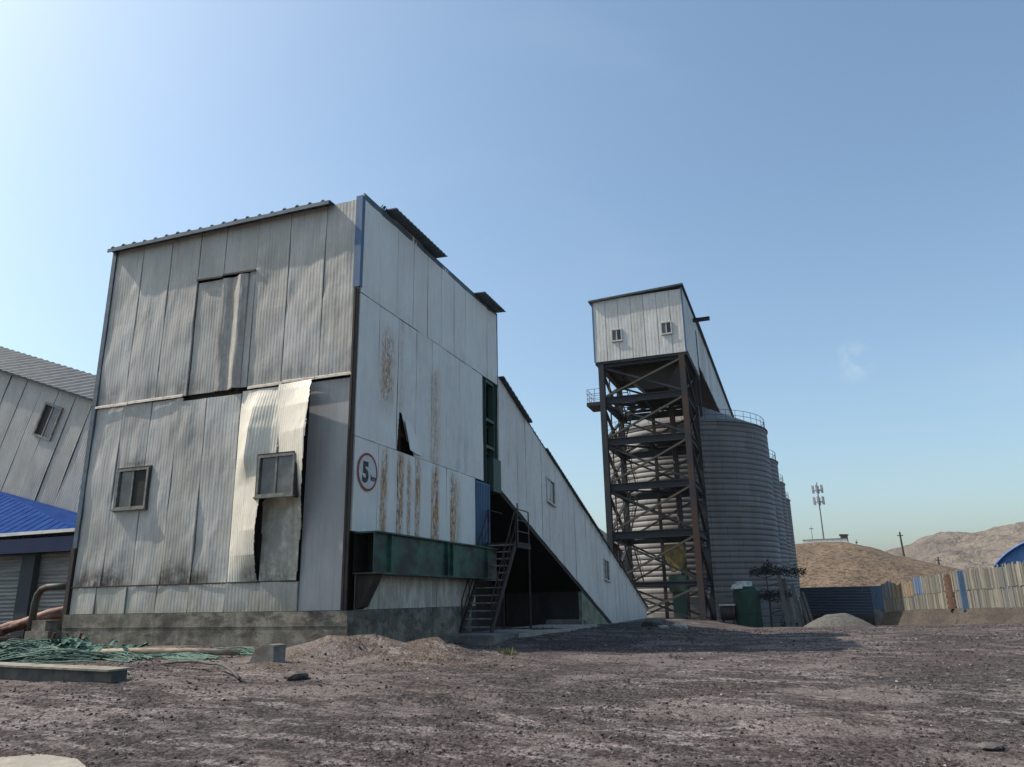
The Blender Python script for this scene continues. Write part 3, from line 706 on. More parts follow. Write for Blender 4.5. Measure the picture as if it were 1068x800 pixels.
    # open bay with green steel column at the far end, blue door beneath
    b = MB(); b.ibeam((XA-.14, 24.72, 3.3), (XA-.14, 24.72, 9.45), .26, .26, .03); b.ibeam((XA-.14, 25.78, 5.6), (XA-.14, 25.78, 9.45), .24, .24, .03)
    for z in (6.95, 7.95, 9.4): b.beam((XA-.12, 24.87, z), (XA-.12, 25.66, z), .18, .10)
    b.build('steel_column', 'steel_green', T)
    b = MB(); b.box(XA-.5, XA-.40, 24.9, 25.66, 7.0, 9.4); b.box(XA-.30, XA+.12, 25.2, 25.95, 5.35, 6.55)
    b.build('bay_plate', 'steel_green', T)
    d = MB(); d.box(XA-.01, XA+.06, 23.74, 24.98, 3.3, 5.55)
    for k in range(8): d.box(XA+.06, XA+.075, 23.80+k*.15, 23.85+k*.15, 3.36, 5.5)
    d = d.build('door', 'blue_door', T, label='blue steel door above the stair')
    h = MB(); h.box(XA+.075, XA+.11, 24.8, 24.84, 4.2, 4.45); h.build('handle', 'rail_steel', d)
    # the green plate girder slung along face B
    XG = -9.50
    g = MB(); g.box(XG-.02, XG, 16.2, 24.2, 2.30, 3.22); g.box(XA+.03, XG+.10, 16.18, 24.2, 3.222, 3.26); g.box(XA+.03, XG+.10, 16.18, 24.2, 2.26, 2.298)
    g.box(XA+.035, XG-.022, 16.9, 16.94, 2.30, 3.22)
    e = MB(); e.box(XA+.037, XG-.024, 16.86, 16.898, 2.302, 3.218); e.box(XA+.030, XA+.036, 16.2, 16.858, 2.302, 3.218); e.build('girder_end_shade', 'dark_void', T)  # black plates paint the shade inside the open girder end
    g = g.build('girder', 'girder_green', T)
    for y in (16.9, 20.2, 20.55, 23.2):
        s = MB(); s.box(XG+.002, XG+.09, y, y+.03, 2.30, 3.22); s.build('stiffener', 'girder_green', g)
    b = MB(); b.prism([(XA+.02, 16.35, 2.25), (XA+.55, 16.35, 2.25), (XA+.5, 16.35, 2.1), (XA+.18, 16.35, 1.5), (XA+.02, 16.35, 1.45)], (0, .35, 0))
    b.build('bracket', 'dark_trim', T)
    return T
t = NT('girder_green')
_c = t.mix(t.ramp(t.noise(.9, (1, 1, 1.6), 5, .6), .36, .62), (.010, .019, .017), (.030, .105, .072))
t.done(t.mix(t.ramp(t.noise(4, (1, 1, 1), 5, .7), .52, .72), _c, (.03, .03, .026)), .55, 0, .4)
house()

# speed limit sign on face B
def sign():
    T = thing('speed_limit_sign', 'round white sign with red ring and black 5 km on the shaded wall', 'sign', (XA+.05, 16.68, 4.30))
    c = (16.68, 4.79); n = 40; x = XA+.045
    b = MB(); b.prism([(x, c[0]+.475*math.cos(2*math.pi*i/n), c[1]+.475*math.sin(2*math.pi*i/n)) for i in range(n)], (.008, 0, 0)); b.build('plate', 'sign_white', T)
    b = MB()
    for r, dx in ((.425, 0), (.485, 0), (.485, .007), (.425, .007)):
        b.v += [(x+.006+dx, c[0]+r*math.cos(2*math.pi*i/n), c[1]+r*math.sin(2*math.pi*i/n)) for i in range(n)]
    for k in range(4):
        for i in range(n): b.f.append((k*n+i, k*n+(i+1) % n, ((k+1) % 4)*n+(i+1) % n, ((k+1) % 4)*n+i))
    b.build('ring', 'sign_red', T)
    def text(s, size, y, z, name, off=0, sy=1.0):
        cu = bpy.data.curves.new(name, 'FONT'); cu.body = s; cu.size = size; cu.extrude = .003; cu.offset = off; cu.fill_mode = 'BOTH'
        tmp = bpy.data.objects.new('tmp', cu); COL.objects.link(tmp)
        dg = bpy.context.evaluated_depsgraph_get(); me = bpy.data.meshes.new_from_object(tmp.evaluated_get(dg)); bpy.data.objects.remove(tmp)
        vs = [(x+.012+v.co.z, y+v.co.x, z+v.co.y*sy) for v in me.vertices]; fs = [tuple(p.vertices) for p in me.polygons]
        b = MB(); b.v = vs; b.f = fs; b.build(name, 'sign_black', T, recalc=False)
    text('5', .62, 16.42, 4.54, 'numeral', .028, 1.12); text('km', .20, 16.83, 4.60, 'unit_lettering', .006)
sign()

# ------------------------------------------------------------------ inclined gallery behind it
def gal_top(y): return 9.82-.3235*(y-26.0)
def gal_low(y): return np.maximum(.22, 5.72-.312*(y-25.5))
def gallery():
    T = thing('conveyor_gallery', 'long white panelled conveyor gallery sloping from the near building down to the ground', 'conveyor gallery', (-12.2, 40, .2))
    e = list(np.arange(25.98, 52.4, 1.005))+[53.2]
    clad('side_wall', 'panel_gallery', T, ('X', XA+.03), e, lambda u: gal_low(u)+0*u, lambda u: np.maximum(gal_top(u), gal_low(u)+.05), stain_shade=lambda U, Z: z3(U, .15*np.clip(fbm(U, Z*.4, 3, 3)*2, 0, 1), .12, .9*sm(.5, .0, gal_top(U)-Z)*sm(33, 40, U)+.25*sm(1.5, .2, Z)), seed=31, dent=.03, rib=.33, amp=.004, jitter=.012, dz=.25)
    b = MB()   # underside blackened to paint its shade; far wall added to block the sun
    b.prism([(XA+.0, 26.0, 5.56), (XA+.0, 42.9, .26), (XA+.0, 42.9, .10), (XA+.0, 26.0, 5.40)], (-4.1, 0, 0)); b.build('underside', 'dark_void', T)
    b = MB(); b.prism([(-14.2, 25.9, .0), (-14.2, 25.9, 9.7), (-14.2, 54.0, .6), (-14.2, 54.0, .0)], (-.12, 0, 0)); b.build('far_wall_sun_block', 'shade_concrete', T)  # unseen far side, added down to the ground to block the sun
    def sheet(y0, y1, dz, over, m='roof_grey'):
        b = MB(); n = int((y1-y0)/.16)
        for i in range(n+1):
            y = y0+(y1-y0)*i/n; z = gal_top(y)+dz+.04*(i % 2)
            b.v += [(XA+over, y, z), (-14.5, y, z+.05), (XA+over, y, z-.05), (-14.5, y, z)]
        for i in range(n):
            o = i*4; b.f += [(o, o+1, o+5, o+4), (o+2, o+6, o+7, o+3), (o, o+4, o+6, o+2), (o+1, o+3, o+7, o+5)]
        b.f += [(0, 2, 3, 1), (n*4, n*4+1, n*4+3, n*4+2)]
        b.build('roof_sheet', m, T)
    sheet(26.05, 29.4, .05, .24); sheet(29.42, 31.6, .03, .07); sheet(31.62, 41.5, .05, .16); sheet(41.52, 53.6, .04, .12)
    window_part(T, 'X', XA+.04, 31.62, 32.82, 5.72, 6.80, out=.05, frame='frame_white', slope=-.1)
    window_part(T, 'X', XA+.04, 41.5, 42.7, 2.58, 3.72, out=.05, frame='frame_white', slope=-.1)
    # concrete abutment
    b = MB(); b.box(-14.05, XA-.20, 37.02, 37.3, -.2, 2.05); b.build('abutment', 'shade_concrete', T)
    b = MB(); b.prism([(XA-.02, 37.0, -.2), (XA-.02, 37.0, 2.12), (XA-.02, 42.3, .45), (XA-.02, 42.3, -.2)], (-.17, 0, 0)); b.build('side_plinth', 'mossy_concrete', T)
    b = MB(); b.box(XA-.1, XA+.25, 41.0, 53.9, -.3, .27); b.build('kerb', 'pad_concrete', T)
    b = MB(); b.prism([(-14.0, 53.25, 0), (XA, 53.25, 0), (XA, 53.25, 1.0), (-14.0, 53.25, 1.05)], (0, .1, 0)); b.build('end_wall', 'panel_back', T)
gallery()

# ------------------------------------------------------------------ steel stair
def stair():
    x0, x1 = -9.92, -8.93; yb, yt = 22.3, 24.55; zb, zt = .66, 3.46
    T = thing('steel_stair', 'steep rusty steel stair with handrails rising to the blue door', 'staircase', (-9.4, 23, .62))
    for x in (x0, x1):
        b = MB(); b.beam((x, yb-.05, zb), (x, yt, zt), .05, .20); b.build('stringer', 'stair_steel', T)
    n = 12
    for i in range(n):
        t = (i+.7)/n; y = yb+(yt-yb)*t; z = zb+(zt-zb)*t
        b = MB(); b.box(x0+.03, x1-.03, y-.11, y+.11, z-.02, z+.02); b.build('tread', 'tread_steel', T)
    def rail(x):
        b = MB(); h = .95
        b.tube([(x, yb, zb+.1), (x, yb, zb+h), (x, yt, zt+h+.2), (x, 25.85, zt+h+.2)], .022, 8)
        b.tube([(x, yb, zb+.5), (x, yt, zt+.58)], .015, 8)
        for t in (.25, .5, .75, 1): b.tube([(x, yb+(yt-yb)*t, zb+(zt-zb)*t), (x, yb+(yt-yb)*t, zb+(zt-zb)*t+h+.2*t)], .018, 8)
        b.build('handrail', 'stair_steel', T)
    rail(x0); rail(x1)
    b = MB(); b.box(x0-.05, x1+.05, yt, 25.95, zt-.03, zt+.03); b.beam((x1+.03, yt, zt-.10), (x1+.03, 25.95, zt-.10), .06, .12); b.build('landing', 'stair_steel', T)
    b = MB()
    for y in (24.75, 25.9): b.tube([(x1, y, zt), (x1, y, zt+1.35 if y < 25 else zt+1.15)], .025, 8)
    for h in (.4, .78, 1.15): b.tube([(x1, 24.75, zt+h), (x1, 25.9, zt+h)], .018, 8)
    b.build('landing_rail', 'rail_steel', T)
    b = MB(); b.tube([(x1, 25.9, zt), (x1, 25.9, .5)], .04, 8); b.tube([(x0, 25.9, zt), (x0, 25.9, .5)], .04, 8); b.build('support_post', 'stair_steel', T)
stair()
def pads():
    b = MB(); b.prism([(-10.3, 20.6, .0), (-8.3, 20.6, .0), (-8.2, 23.3, .0), (-10.3, 23.3, .0)], (0, 0, .66)); tag(b.build('stair_pad', 'pad_concrete', None), 'thick concrete pad under the foot of the steel stair', 'concrete pad')
    b = MB(); b.prism([(-8.1, 22.4, .2), (-7.2, 24.6, .2), (-7.6, 30.0, .2), (-9.9, 30.0, .2), (-9.9, 23.5, .2)], (0, 0, .44)); tag(b.build('concrete_slab', 'slab_concrete', None), 'flat concrete slab right of the stair pad in the shade', 'concrete slab')
    b = MB(); b.box(-9.9, -8.4, 30.6, 30.95, .2, .80); b.box(-9.95, -8.9, 33.0, 33.4, .1, .70); tag(b.build('low_kerb', 'pad_concrete', None), 'low broken concrete kerb under the sloping gallery', 'kerb')
pads()

# ------------------------------------------------------------------ left: second gallery, lean-to, debris
def left_gallery():
    T = thing('conveyor_gallery', 'sloping grey gallery with one window, cut off by the left edge of the photo', 'conveyor gallery', (-29, 22.6, .5))
    Yg = 21.0; th = math.atan(.345); c, s = math.cos(th), math.sin(th)
    # a slope frame: along = down to the right, up = across the slope
    P0 = Vector((-24.85, Yg, 9.28))
    def pt(a, h, d=0): return (P0.x+a*c+h*s, Yg-d, P0.z-a*s+h*c)
    vs = []; fs = []; st = []
    e = np.arange(-30, 6.2, 1.0)
    b = MB()
    for k in range(len(e)-1):
        u0, u1 = e[k]+.008, e[k+1]-.008; j = random.uniform(0, .02); tl = random.uniform(-.02, .02)
        cols = []
        n = 9; w = (u1-u0)/n
        for i in range(n): cols += [(u0+i*w, 0), (u0+i*w+.4*w, 0), (u0+i*w+.55*w, .006), (u0+i*w+.85*w, .006)]
        cols.append((u1, 0)); nc = len(cols); hs = np.linspace(-7.0, 0, 26); o = len(b.v)
        for h in hs:
            for u, q in cols:
                dd = q+j+tl*((u-u0)-.5)+.05*float(fbm(u*.9+k*5, h*.5, 44, 2))
                b.v.append(pt(u, h, dd)); st.append((.12, .05, 0, 1))
        for r in range(len(hs)-1):
            for q in range(nc-1): b.f.append((o+r*nc+q, o+r*nc+q+1, o+(r+1)*nc+q+1, o+(r+1)*nc+q))
    b.build('side_wall', 'panel_sunny', T, attrs={'stain_shade': st}, recalc=False)
    b = MB(); b.prism([pt(-30, -7.0, -.1), pt(6, -7.0, -.1), pt(6, 0, -.1), pt(-30, 0, -.1)], (0, 3.3, 0)); b.build('inner_shell', 'dark_void', T)
    # roof: tilted sheet that shows its upper side, ribbed
    b = MB(); n = 180
    for i in range(n+1):
        a = -30+36*i/n; rr = .04*(i % 2)
        b.v += [pt(a, .04+rr, .30), pt(a, .95+rr, -1.75), pt(a, -.02, .28), pt(a, .90, -1.75)]
    for i in range(n):
        o = i*4; b.f += [(o, o+1, o+5, o+4), (o+2, o+6, o+7, o+3), (o, o+4, o+6, o+2), (o+1, o+3, o+7, o+5)]
    b.build('roof', 'roof_grey', T)
    # window in the slope frame
    b = MB(); a0, a1, h0, h1 = -2.42, -1.38, -1.98, -.62
    def bx(b, ua, ub, ha, hb, da, db):
        v = [pt(u, h, d) for h in (ha, hb) for d in (da, db) for u in (ua, ub)]
        b.add(v, [(0, 2, 3, 1), (4, 5, 7, 6), (0, 1, 5, 4), (2, 6, 7, 3), (0, 4, 6, 2), (1, 3, 7, 5)])
    f = .08; am = (a0+a1)/2
    bx(b, a0, a0+f, h0, h1, -.05, .10); bx(b, a1-f, a1, h0, h1, -.05, .10); bx(b, a0+f, a1-f, h0, h0+f, -.05, .10); bx(b, a0+f, a1-f, h1-f, h1, -.05, .10); bx(b, am-.03, am+.03, h0+f, h1-f, -.04, .09)
    w = b.build('window', 'window_frame', T)
    for i, (p, q) in enumerate(((a0+f, am-.03), (am+.03, a1-f))):
        g = MB(); bx(g, p, q, h0+f, h1-f, 0, .045+.02*i); g.build('pane', ('dark_void', 'glass_grey')[i], w)
left_gallery()

def leanto():
    T = thing('lean_to_shed', 'low shed with blue roof and grey shutters at the far left', 'shed', (-24, 19.5, .6))
    xe, ye, ze = -20.55, 17.35, 3.90
    # roof plane: eave along X, rising to the left against the gallery wall
    b = MB()
    V = [(xe, ye, ze), (-36, ye, 3.80), (-36, 20.88, 6.0), (-29, 20.88, 6.05), (-20.7, 20.88, 3.95)]
    n = 5; b.v = V+[(x, y, z-.05) for x, y, z in V]; b.f = [(0, 1, 2, 3), (0, 3, 4), (n, n+3, n+2, n+1), (n, n+4, n+3)]+[(k, (k+1) % n, (k+1) % n+n, k+n) for k in range(n)]
    for q in range(34):
        x = xe-.5-.45*q; t1 = min(1, (xe-x)/8.45)
        b.beam((x, ye, ze+.012), (x, ye+(20.88-ye)*t1*.98, ze+(6.05-ze)*t1*.98+.012), .03, .010)
    b.build('roof', 'roof_blue', T)
    b = MB(); b.beam((xe, ye-.04, ze-.01), (-36, ye-.04, 3.79), .05, .10); b.build('edge_trim', 'white_paint', T)
    b = MB(); b.box(-36, xe-.05, ye+.02, ye+.07, 3.28, 3.72); b.build('fascia', 'blue_dark', T)
    b = MB(); n = 46                                             # shutters of horizontal slats
    for i in range(n+1):
        z = .55+(3.3-.55)*i/n; d = .035*(i % 2); b.v += [(-36, 17.9-d, z), (-20.7, 17.9-d, z)]
    for i in range(n): b.f.append((2*i, 2*i+1, 2*i+3, 2*i+2))
    b.build('shutter', 'shutter_grey', T)
    b = MB(); b.box(-36, -20.75, 17.95, 20.8, .4, 3.7); b.build('inner_shell', 'dark_void', T)
    for x in (-22.75, -27.0, -31.0):
        b = MB(); b.box(x-.28, x+.28, 17.65, 17.86, .4, 3.3); b.build('post', 'post_dark', T)
plain('post_dark', (.022, .035, .042), (.03, .04, .045), 3, (1, 1, .5), .7)
leanto()

def debris():
    # green safety net in a heap
    T = thing('safety_net', 'heap of crumpled green safety net in front of the near building', 'net', (-15, 12.6, .5))
    b = MB(); nx, ny = 120, 46
    for j in range(ny):
        for i in range(nx):
            x = -19.0+6.6*i/(nx-1); y = 11.9+(3.2-(.0))*j/(ny-1)*.9
            y += .35*math.sin(x*1.3)
            e = max(0, min(1, 6*min(i, nx-1-i, j*2.2, (ny-1-j)*2.2)/nx))
            h = e*(.02+(.95 if x < -14.6 else .45)*max(0, float(fbm(x*1.3, y*1.9, 101, 5))+.10)+.34*abs(float(fbm(x*4, y*6, 111, 4)))); b.v.append((x, y, G(x, y)+h-.05*(1-e)-.012))
    for j in range(ny-1):
        for i in range(nx-1):
            x, y, _ = b.v[j*nx+i]
            if float(fbm(x*1.5, y*2.4, 202, 4))+.35*float(fbm(x*7, y*9, 212, 2))+.06*max(0, x+15.5) < -.14 or float(fbm(x*2.3, y*4, 222, 3)) > .26: b.f.append((j*nx+i, j*nx+i+1, (j+1)*nx+i+1, (j+1)*nx+i))
    b.build('net_folds', 'net_green', T, recalc=False)
    b = MB(); rr = np.random.default_rng(5); ST = []
    for k in range(30):
        x0 = -18.4+6.0*rr.random()**1.5; y0 = 12.1+2.2*rr.random()+.35*math.sin(x0*1.3); L = rr.uniform(.8, 2.2); a = rr.uniform(-.5, .5); w = rr.uniform(.08, .26); hh = rr.uniform(.06, .34)*(1 if x0 < -14.5 else .4)
        t = np.linspace(0, 1, 12)
        for q in range(int(rr.uniform(25, 60))):
            o = rr.normal(0, w); u = rr.uniform(-.12, .12); ph = rr.uniform(0, 6.28, 3); f = rr.uniform(4, 15, 2)
            px = x0+u+L*t*math.cos(a)+.05*np.sin(t*f[0]+ph[0]); py = y0+o+L*.55*t*math.sin(a)+.3*w*np.sin(t*f[1]+ph[1])+.10*np.sin(t*4+k)
            ST.append((px, py, .01+hh*max(.1, 1-abs(o)/(2*w))*(.35+.65*np.sin(t*math.pi))*(.6+.4*np.sin(t*5+ph[2]))))
    PX, PY, PZ = (np.array([q[i] for q in ST]) for i in range(3)); PZ = PZ+gz(PX, PY)
    for i in range(len(ST)): b.tube(np.stack([PX[i], PY[i], PZ[i]], -1).tolist(), .007+.007*rr.random(), 4, False)
    b.build('net_strands', 'net_dark', T, recalc=False)
    # dark steel beam lying in the foreground
    T = thing('steel_girder', 'dark steel girder lying on the gravel at the lower left corner', 'steel beam', (-12.6, 10.2, .4))
    p, q = Vector((-15.8, 10.35, .60)), Vector((-10.62, 10.15, .52))
    b = MB(); b.beam(p-Vector((0, 0, .02)), q-Vector((0, 0, .02)), .30, .20); b.build('web', 'beam_steel', T)
    b = MB(); b.beam(p+Vector((0, 0, .10)), q+Vector((0, 0, .10)), .44, .03); b.build('flange', 'beam_top', T)
    # pole, chunk, hose, bricks
    b = MB(); b.tube([(-14.6, 13.0, G(-14.6, 13.0)+.08), (-13.2, 13.15, G(-13.2, 13.15)+.10), (-12.2, 13.3, G(-12.2, 13.3)+.10), (-11.0, 13.5, G(-11, 13.5)+.10)], [.085, .08, .07, .055], 10)
    tag(b.build('wooden_pole', 'wood_pole', None, True), 'pale weathered wooden pole lying along the concrete plinth', 'pole')
    b = MB(); b.tube([(-15.6, 13.5, G(-15.6, 13.5)+.07), (-12.9, 13.75, G(-12.9, 13.75)+.07)], .05, 8); tag(b.build('iron_pipe', 'pipe_rust', None, True), 'thin rusty pipe behind the wooden pole', 'pipe')
    b = MB(); c = (-9.62, 12.45); z = G(*c); b.prism([(c[0]-.32, c[1], z-.1), (c[0]+.26, c[1], z-.1), (c[0]+.26, c[1], z+.30), (c[0]+.12, c[1], z+.32), (c[0]-.16, c[1], z+.24)], (.06, .28, 0))
    tag(b.build('concrete_chunk', 'pad_concrete', None), 'grey broken concrete block at the end of the wooden pole', 'concrete block')
    b = MB(); pts = []
    for i in range(14):
        t = i/13; x = -11.5+2.7*t; y = 11.95-1.0*t*t-.1*t; pts.append((x, y, G(x, y)+.05+.10*math.sin(t*3.1)))
    b.tube(pts, .026, 8); tag(b.build('bent_hose', 'wood_grey', None, True), 'curved grey-brown hose end lying on the gravel', 'hose')
    b = MB(); c = (-10.1, 14.9); z = G(*c)+.0; b.prism([(c[0]-.17, c[1], z), (c[0]+.17, c[1]+.03, z), (c[0]+.17, c[1]+.03, z+.17), (c[0]-.17, c[1], z+.19)], (.02, .16, 0)); tag(b.build('brick', 'brick_tan', None), 'yellowish brick lying by the corner of the plinth', 'brick')
    def rock(x, y, r, mat, label, name='rock', flat=.7):
        bm = bmesh.new(); bmesh.ops.create_icosphere(bm, subdivisions=2, radius=r)
        for v in bm.verts:
            k = 1+.5*float(fbm(v.co.x/r*1.2+x, v.co.y/r*1.2+v.co.z/r, 300, 3)); v.co = Vector((v.co.x*k*1.2, v.co.y*k, v.co.z*k*flat))
        b = MB(); b.v = [(x+v.co.x, y+v.co.y, G(x, y)+r*.3+v.co.z) for v in bm.verts]; b.f = [tuple(q.index for q in f.verts) for f in bm.faces]; bm.free()
        tag(b.build(name, mat, None), label, 'rock')
    rock(-7.9, 11.15, .17, 'stone_dark', 'dark flat rock on the reddish gravel below the mounds', flat=.45)
    rock(1.62, 9.65, .11, 'stone_dark', 'flat dark stone near the right foreground', flat=.35)
    # pale slab at the lower left
    b = MB(); pl = [(-9.6, 5.85), (-8.3, 6.35), (-7.75, 6.52), (-7.15, 6.42), (-6.65, 6.1), (-6.5, 5.4), (-9.6, 4.6)]
    b.prism([(x, y, -.25) for x, y in pl], (0, 0, .37)); tag(b.build('concrete_slab', 'slab_concrete', None), 'pale concrete slab corner at the lower left edge', 'concrete slab')
    # concrete footing left of the plinth, with two stakes
    b = MB(); b.box(-19.75, -18.9, 15.55, 16.2, .3, 1.02); b.box(-19.6, -19.1, 15.6, 16.1, 1.022, 1.3)
    tag(b.build('concrete_footing', 'plinth_concrete', None), 'stepped concrete footing left of the plinth', 'footing')
    for x, lab in ((-17.9, 'left one of two dark stakes stuck in the net'), (-17.0, 'right one of two dark stakes stuck in the net')):
        b = MB(); b.tube([(x-.12, 14.9, G(x, 14.9)-.1), (x+.02, 14.9, G(x, 14.9)+.38)], [.05, .03], 6); tag(b.build('stake', 'pipe_rust', None), lab, 'stake')
    # elbow pipe
    T = thing('bent_pipe', 'dark standing pipe with an elbow beside the left corner of the building', 'pipe', (-20.6, 16.4, .6))
    b = MB(); x, y = -20.35, 16.2; b.tube([(x-.05, y, .55), (x, y, 1.75), (x+.05, y, 1.98), (x+.18, y, 2.12), (x+.40, y, 2.18), (x+1.2, y, 2.2)], .095, 12); b.build('riser', 'pipe_green', T, True)
    b = MB(); b.tube([(-29, 15.9, .78), (x-.1, 15.95, .78)], .10, 10); b.build('ground_pipe', 'pipe_rust', T, True)
    # stack of pipes
    for k in range(7):
        z = .95+.11*(k//2)+.05*(k % 2); y = 16.7+.22*(k % 3); x0 = -23.3+.25*k; ln = 2.9+.25*(k % 2)
        b = MB(); b.tube([(x0, y, z-.15), (x0+ln*.5, y, z+.22), (x0+ln, y+.1, z+.42)], .095, 10)
        tag(b.build('scrap_pipe', 'pipe_pink', None, True), 'reddish scrap pipe in the leaning pile before the shutters', 'pipe', 'scrap pipes before the shutters')
    for k, (x, y, r) in enumerate(((-23.2, 16.1, .55), (-22.1, 16.2, .50), (-24.4, 16.3, .6))):
        bm = bmesh.new(); bmesh.ops.create_icosphere(bm, subdivisions=3, radius=r)
        b = MB(); b.v = [(x+v.co.x*1.2*(1+.3*float(fbm(v.co.x*3+k, v.co.z*3+v.co.y*2, 9, 3))), y+v.co.y*.7, .62+r*.35+v.co.z*.7*(1+.6*float(fbm(v.co.x*4, v.co.y*4+k, 19, 3)))) for v in bm.verts]
        b.f = [tuple(q.index for q in f.verts) for f in bm.faces]; bm.free()
        tag(b.build('black_sack', 'tarp_black', None), 'black plastic sack slumped below the scrap pipes', 'sack', 'black sacks below the scrap pipes')
plain('pipe_green', (.035, .055, .045), (.06, .04, .032), 4, (1, 1, 1), .6)
debris()

# ------------------------------------------------------------------ conveyor tower
def tower():
    T = thing('conveyor_tower', 'tall dark lattice steel tower carrying a white panelled head house', 'tower', (-10.5, 63.3, -.4))
    x0, x1, y0, y1 = -13.85, -7.15, 60.0, 66.8; zg = -.7
    W = [(x0, y0), (x1, y0), (x1, y1), (x0, y1)]
    for i, (x, y) in enumerate(W):
        b = MB(); b.ibeam((x, y, zg), (x, y, 20.7), .46, .46, .05); b.build('leg', 'steel_brown' if i == 1 else 'steel_dark', T)
    lev = [2.6, 6.35, 10.15, 13.85, 17.35, 20.5]
    for z in lev:
        for i in range(4):
            p, q = W[i], W[(i+1) % 4]
            b = MB(); b.ibeam((p[0], p[1], z), (q[0], q[1], z), .30, .56 if z > 2.7 else .3, .05); b.build('beam', 'steel_dark', T)
    zz = [-.5]+lev
    for k in range(len(zz)-1):
        a, c = zz[k]+.22, zz[k+1]-.22
        for i in range(4):
            p, q = W[i], W[(i+1) % 4]; n = (0, 1, 0) if i in (0, 2) else (1, 0, 0)
            off = .06
            for s in (0, 1):
                u, v = (p, q) if s == 0 else (q, p); o = off*(1 if s else -1)
                b = MB(); b.beam((u[0]+n[0]*o, u[1]+n[1]*o, a), (v[0]+n[0]*o, v[1]+n[1]*o, c), .23, .15); b.build('brace', ('steel_olive', 'steel_dark', 'steel_brown')[(k*3+i+s) % 3], T)
    for k, z in enumerate(lev):      # plan bracing and an inner post line
        b = MB(); b.beam((x0+.2, y0+.2, z-.12), (x1-.2, y1-.2, z-.12), .16, .14); b.beam((x1-.2, y0+.2, z+.05), (x0+.2, y1-.2, z+.05), .16, .14)
        b.beam(((x0+x1)/2, y0+.2, z), ((x0+x1)/2, y1-.2, z), .2, .3); b.build('plan_brace', 'steel_dark', T)
    for x, y in ((x0+3.0, y1-.4), (x1-1.8, y1-1.2)):
        b = MB(); b.ibeam((x, y, zg), (x, y, 20.4), .26, .26, .04); b.build('inner_post', 'steel_brown', T)
    # floors, with gaps
    for z, xs in ((17.62, (x0+2.2, x1)), (13.62+.5, (x0+3.5, x1)), (10.4, (x0+4.2, x1)), (6.62, (x0+4.2, x1))):
        b = MB(); b.box(xs[0], xs[1]-.2, y0+.3, y1-1.6, z, z+.06)
        for k in range(4): b.ibeam((xs[0]-1, y0+.8+k*1.5, z-.14), (xs[1], y0+.8+k*1.5, z-.14), .14, .24, .025)
        b.build('platform', 'steel_dark', T)
    b = MB(); b.prism([(x0+1.2, y0+1.2, 20.45), (x1-.4, y0+1.2, 20.45), (x1-1.5, y0+1.2, 18.3), (x0+3.2, y0+1.2, 18.3)], (0, 4.4, 0)); b.build('hopper', 'dark_trim', T)
    # cantilevered walkway on the left with rail
    b = MB(); b.box(-15.25, x0-.25, y0-.1, y0+2.2, 17.05, 17.35); b.build('walkway', 'steel_dark', T)
    b = MB()
    for y in (y0, y0+.7, y0+1.4, y0+2.1):
        for x in ((-15.2, -14.55) if y in (y0, y0+2.1) else (-15.2,)): b.tube([(x, y, 17.3), (x, y, 18.5)], .022, 6)
    for h in (.4, .8, 1.2):
        b.tube([(-14.1, y0, 17.3+h), (-15.2, y0, 17.3+h), (-15.2, y0+2.1, 17.3+h), (-14.1, y0+2.1, 17.3+h)], .02, 6)
    b.build('railing', 'rail_steel', T)
    # zig-zag ladder stair up the left side
    for k in range(5):
        za, zb = zz[k+1]+.2, zz[k+1]+3.6; ya, yb = (y0+1.0, y1-1.6) if k % 2 else (y1-1.6, y0+1.0)
        if zb > 20: zb = 20.2
        b = MB()
        for x in (x0+.75, x0+1.45):
            b.beam((x, ya, za), (x, yb, zb), .05, .16); b.tube([(x, ya, za+.95), (x, yb, zb+.95)], .02, 6)
            for t in (0, .25, .5, .75, 1): b.tube([(x, ya+(yb-ya)*t, za+(zb-za)*t), (x, ya+(yb-ya)*t, za+(zb-za)*t+.95)], .018, 6)
        for i in range(14):
            t = (i+.5)/14; y = ya+(yb-ya)*t; z = za+(zb-za)*t; b.box(x0+.77, x0+1.43, y-.1, y+.1, z-.012, z+.012)
        b.build('stair_flight', 'steel_dark', T)
    b = MB(); b.tube([(x0+.5, y0+.5, zg), (x0+.5, y0+.5, 20)], .06, 8); b.tube([(x1-1.6, y0+3, 2.5), (x1-1.6, y0+3, 20)], .18, 10); b.build('riser_pipe', 'steel_brown', T)
    # chute and drive box low in the tower
    b = MB(); b.prism([(-9.9, 61.5, 5.6), (-8.5, 61.5, 5.6), (-8.4, 61.5, 4.6), (-8.7, 61.5, 3.7), (-9.5, 61.5, 3.5), (-9.9, 61.5, 4.6)], (0, 1.2, 0)); b.build('chute', 'yellow_paint', T)
    b = MB(); b.beam((-9.2, 62, 3.9), (-7.3, 62, 2.7), .3, .3); b.build('chute_arm', 'yellow_paint', T)
    b = MB(); b.box(-9.7, -8.3, 61.2, 62.8, 2.0, 3.2); b.box(-9.5, -8.6, 61.4, 62.6, -.6, 2.0); b.build('drive_box', 'steel_green', T)
    # head house
    hx0, hx1, hy0, hy1 = -14.3, -6.68, 59.75, 68.3
    def htop(u): return 26.28+.10*np.sin((u+14)*.4)
    clad('front_wall', 'panel_gallery', T, ('Y', hy0), list(np.linspace(hx0, hx1, 8)), 20.72, lambda u: 26.2+0*u, stain_shade=lambda U, Z: z3(U, .1, .10, .1), seed=61, dent=.03, rib=.25, amp=.004, dz=.5)
    clad('side_wall', 'panel_gallery', T, ('X', hx1), list(np.linspace(hy0, hy1, 9)), 20.95, lambda u: 26.3+0*u, stain_shade=lambda U, Z: z3(U, .1, .15, .1), seed=62, dent=.03, rib=.25, amp=.004, dz=.5)
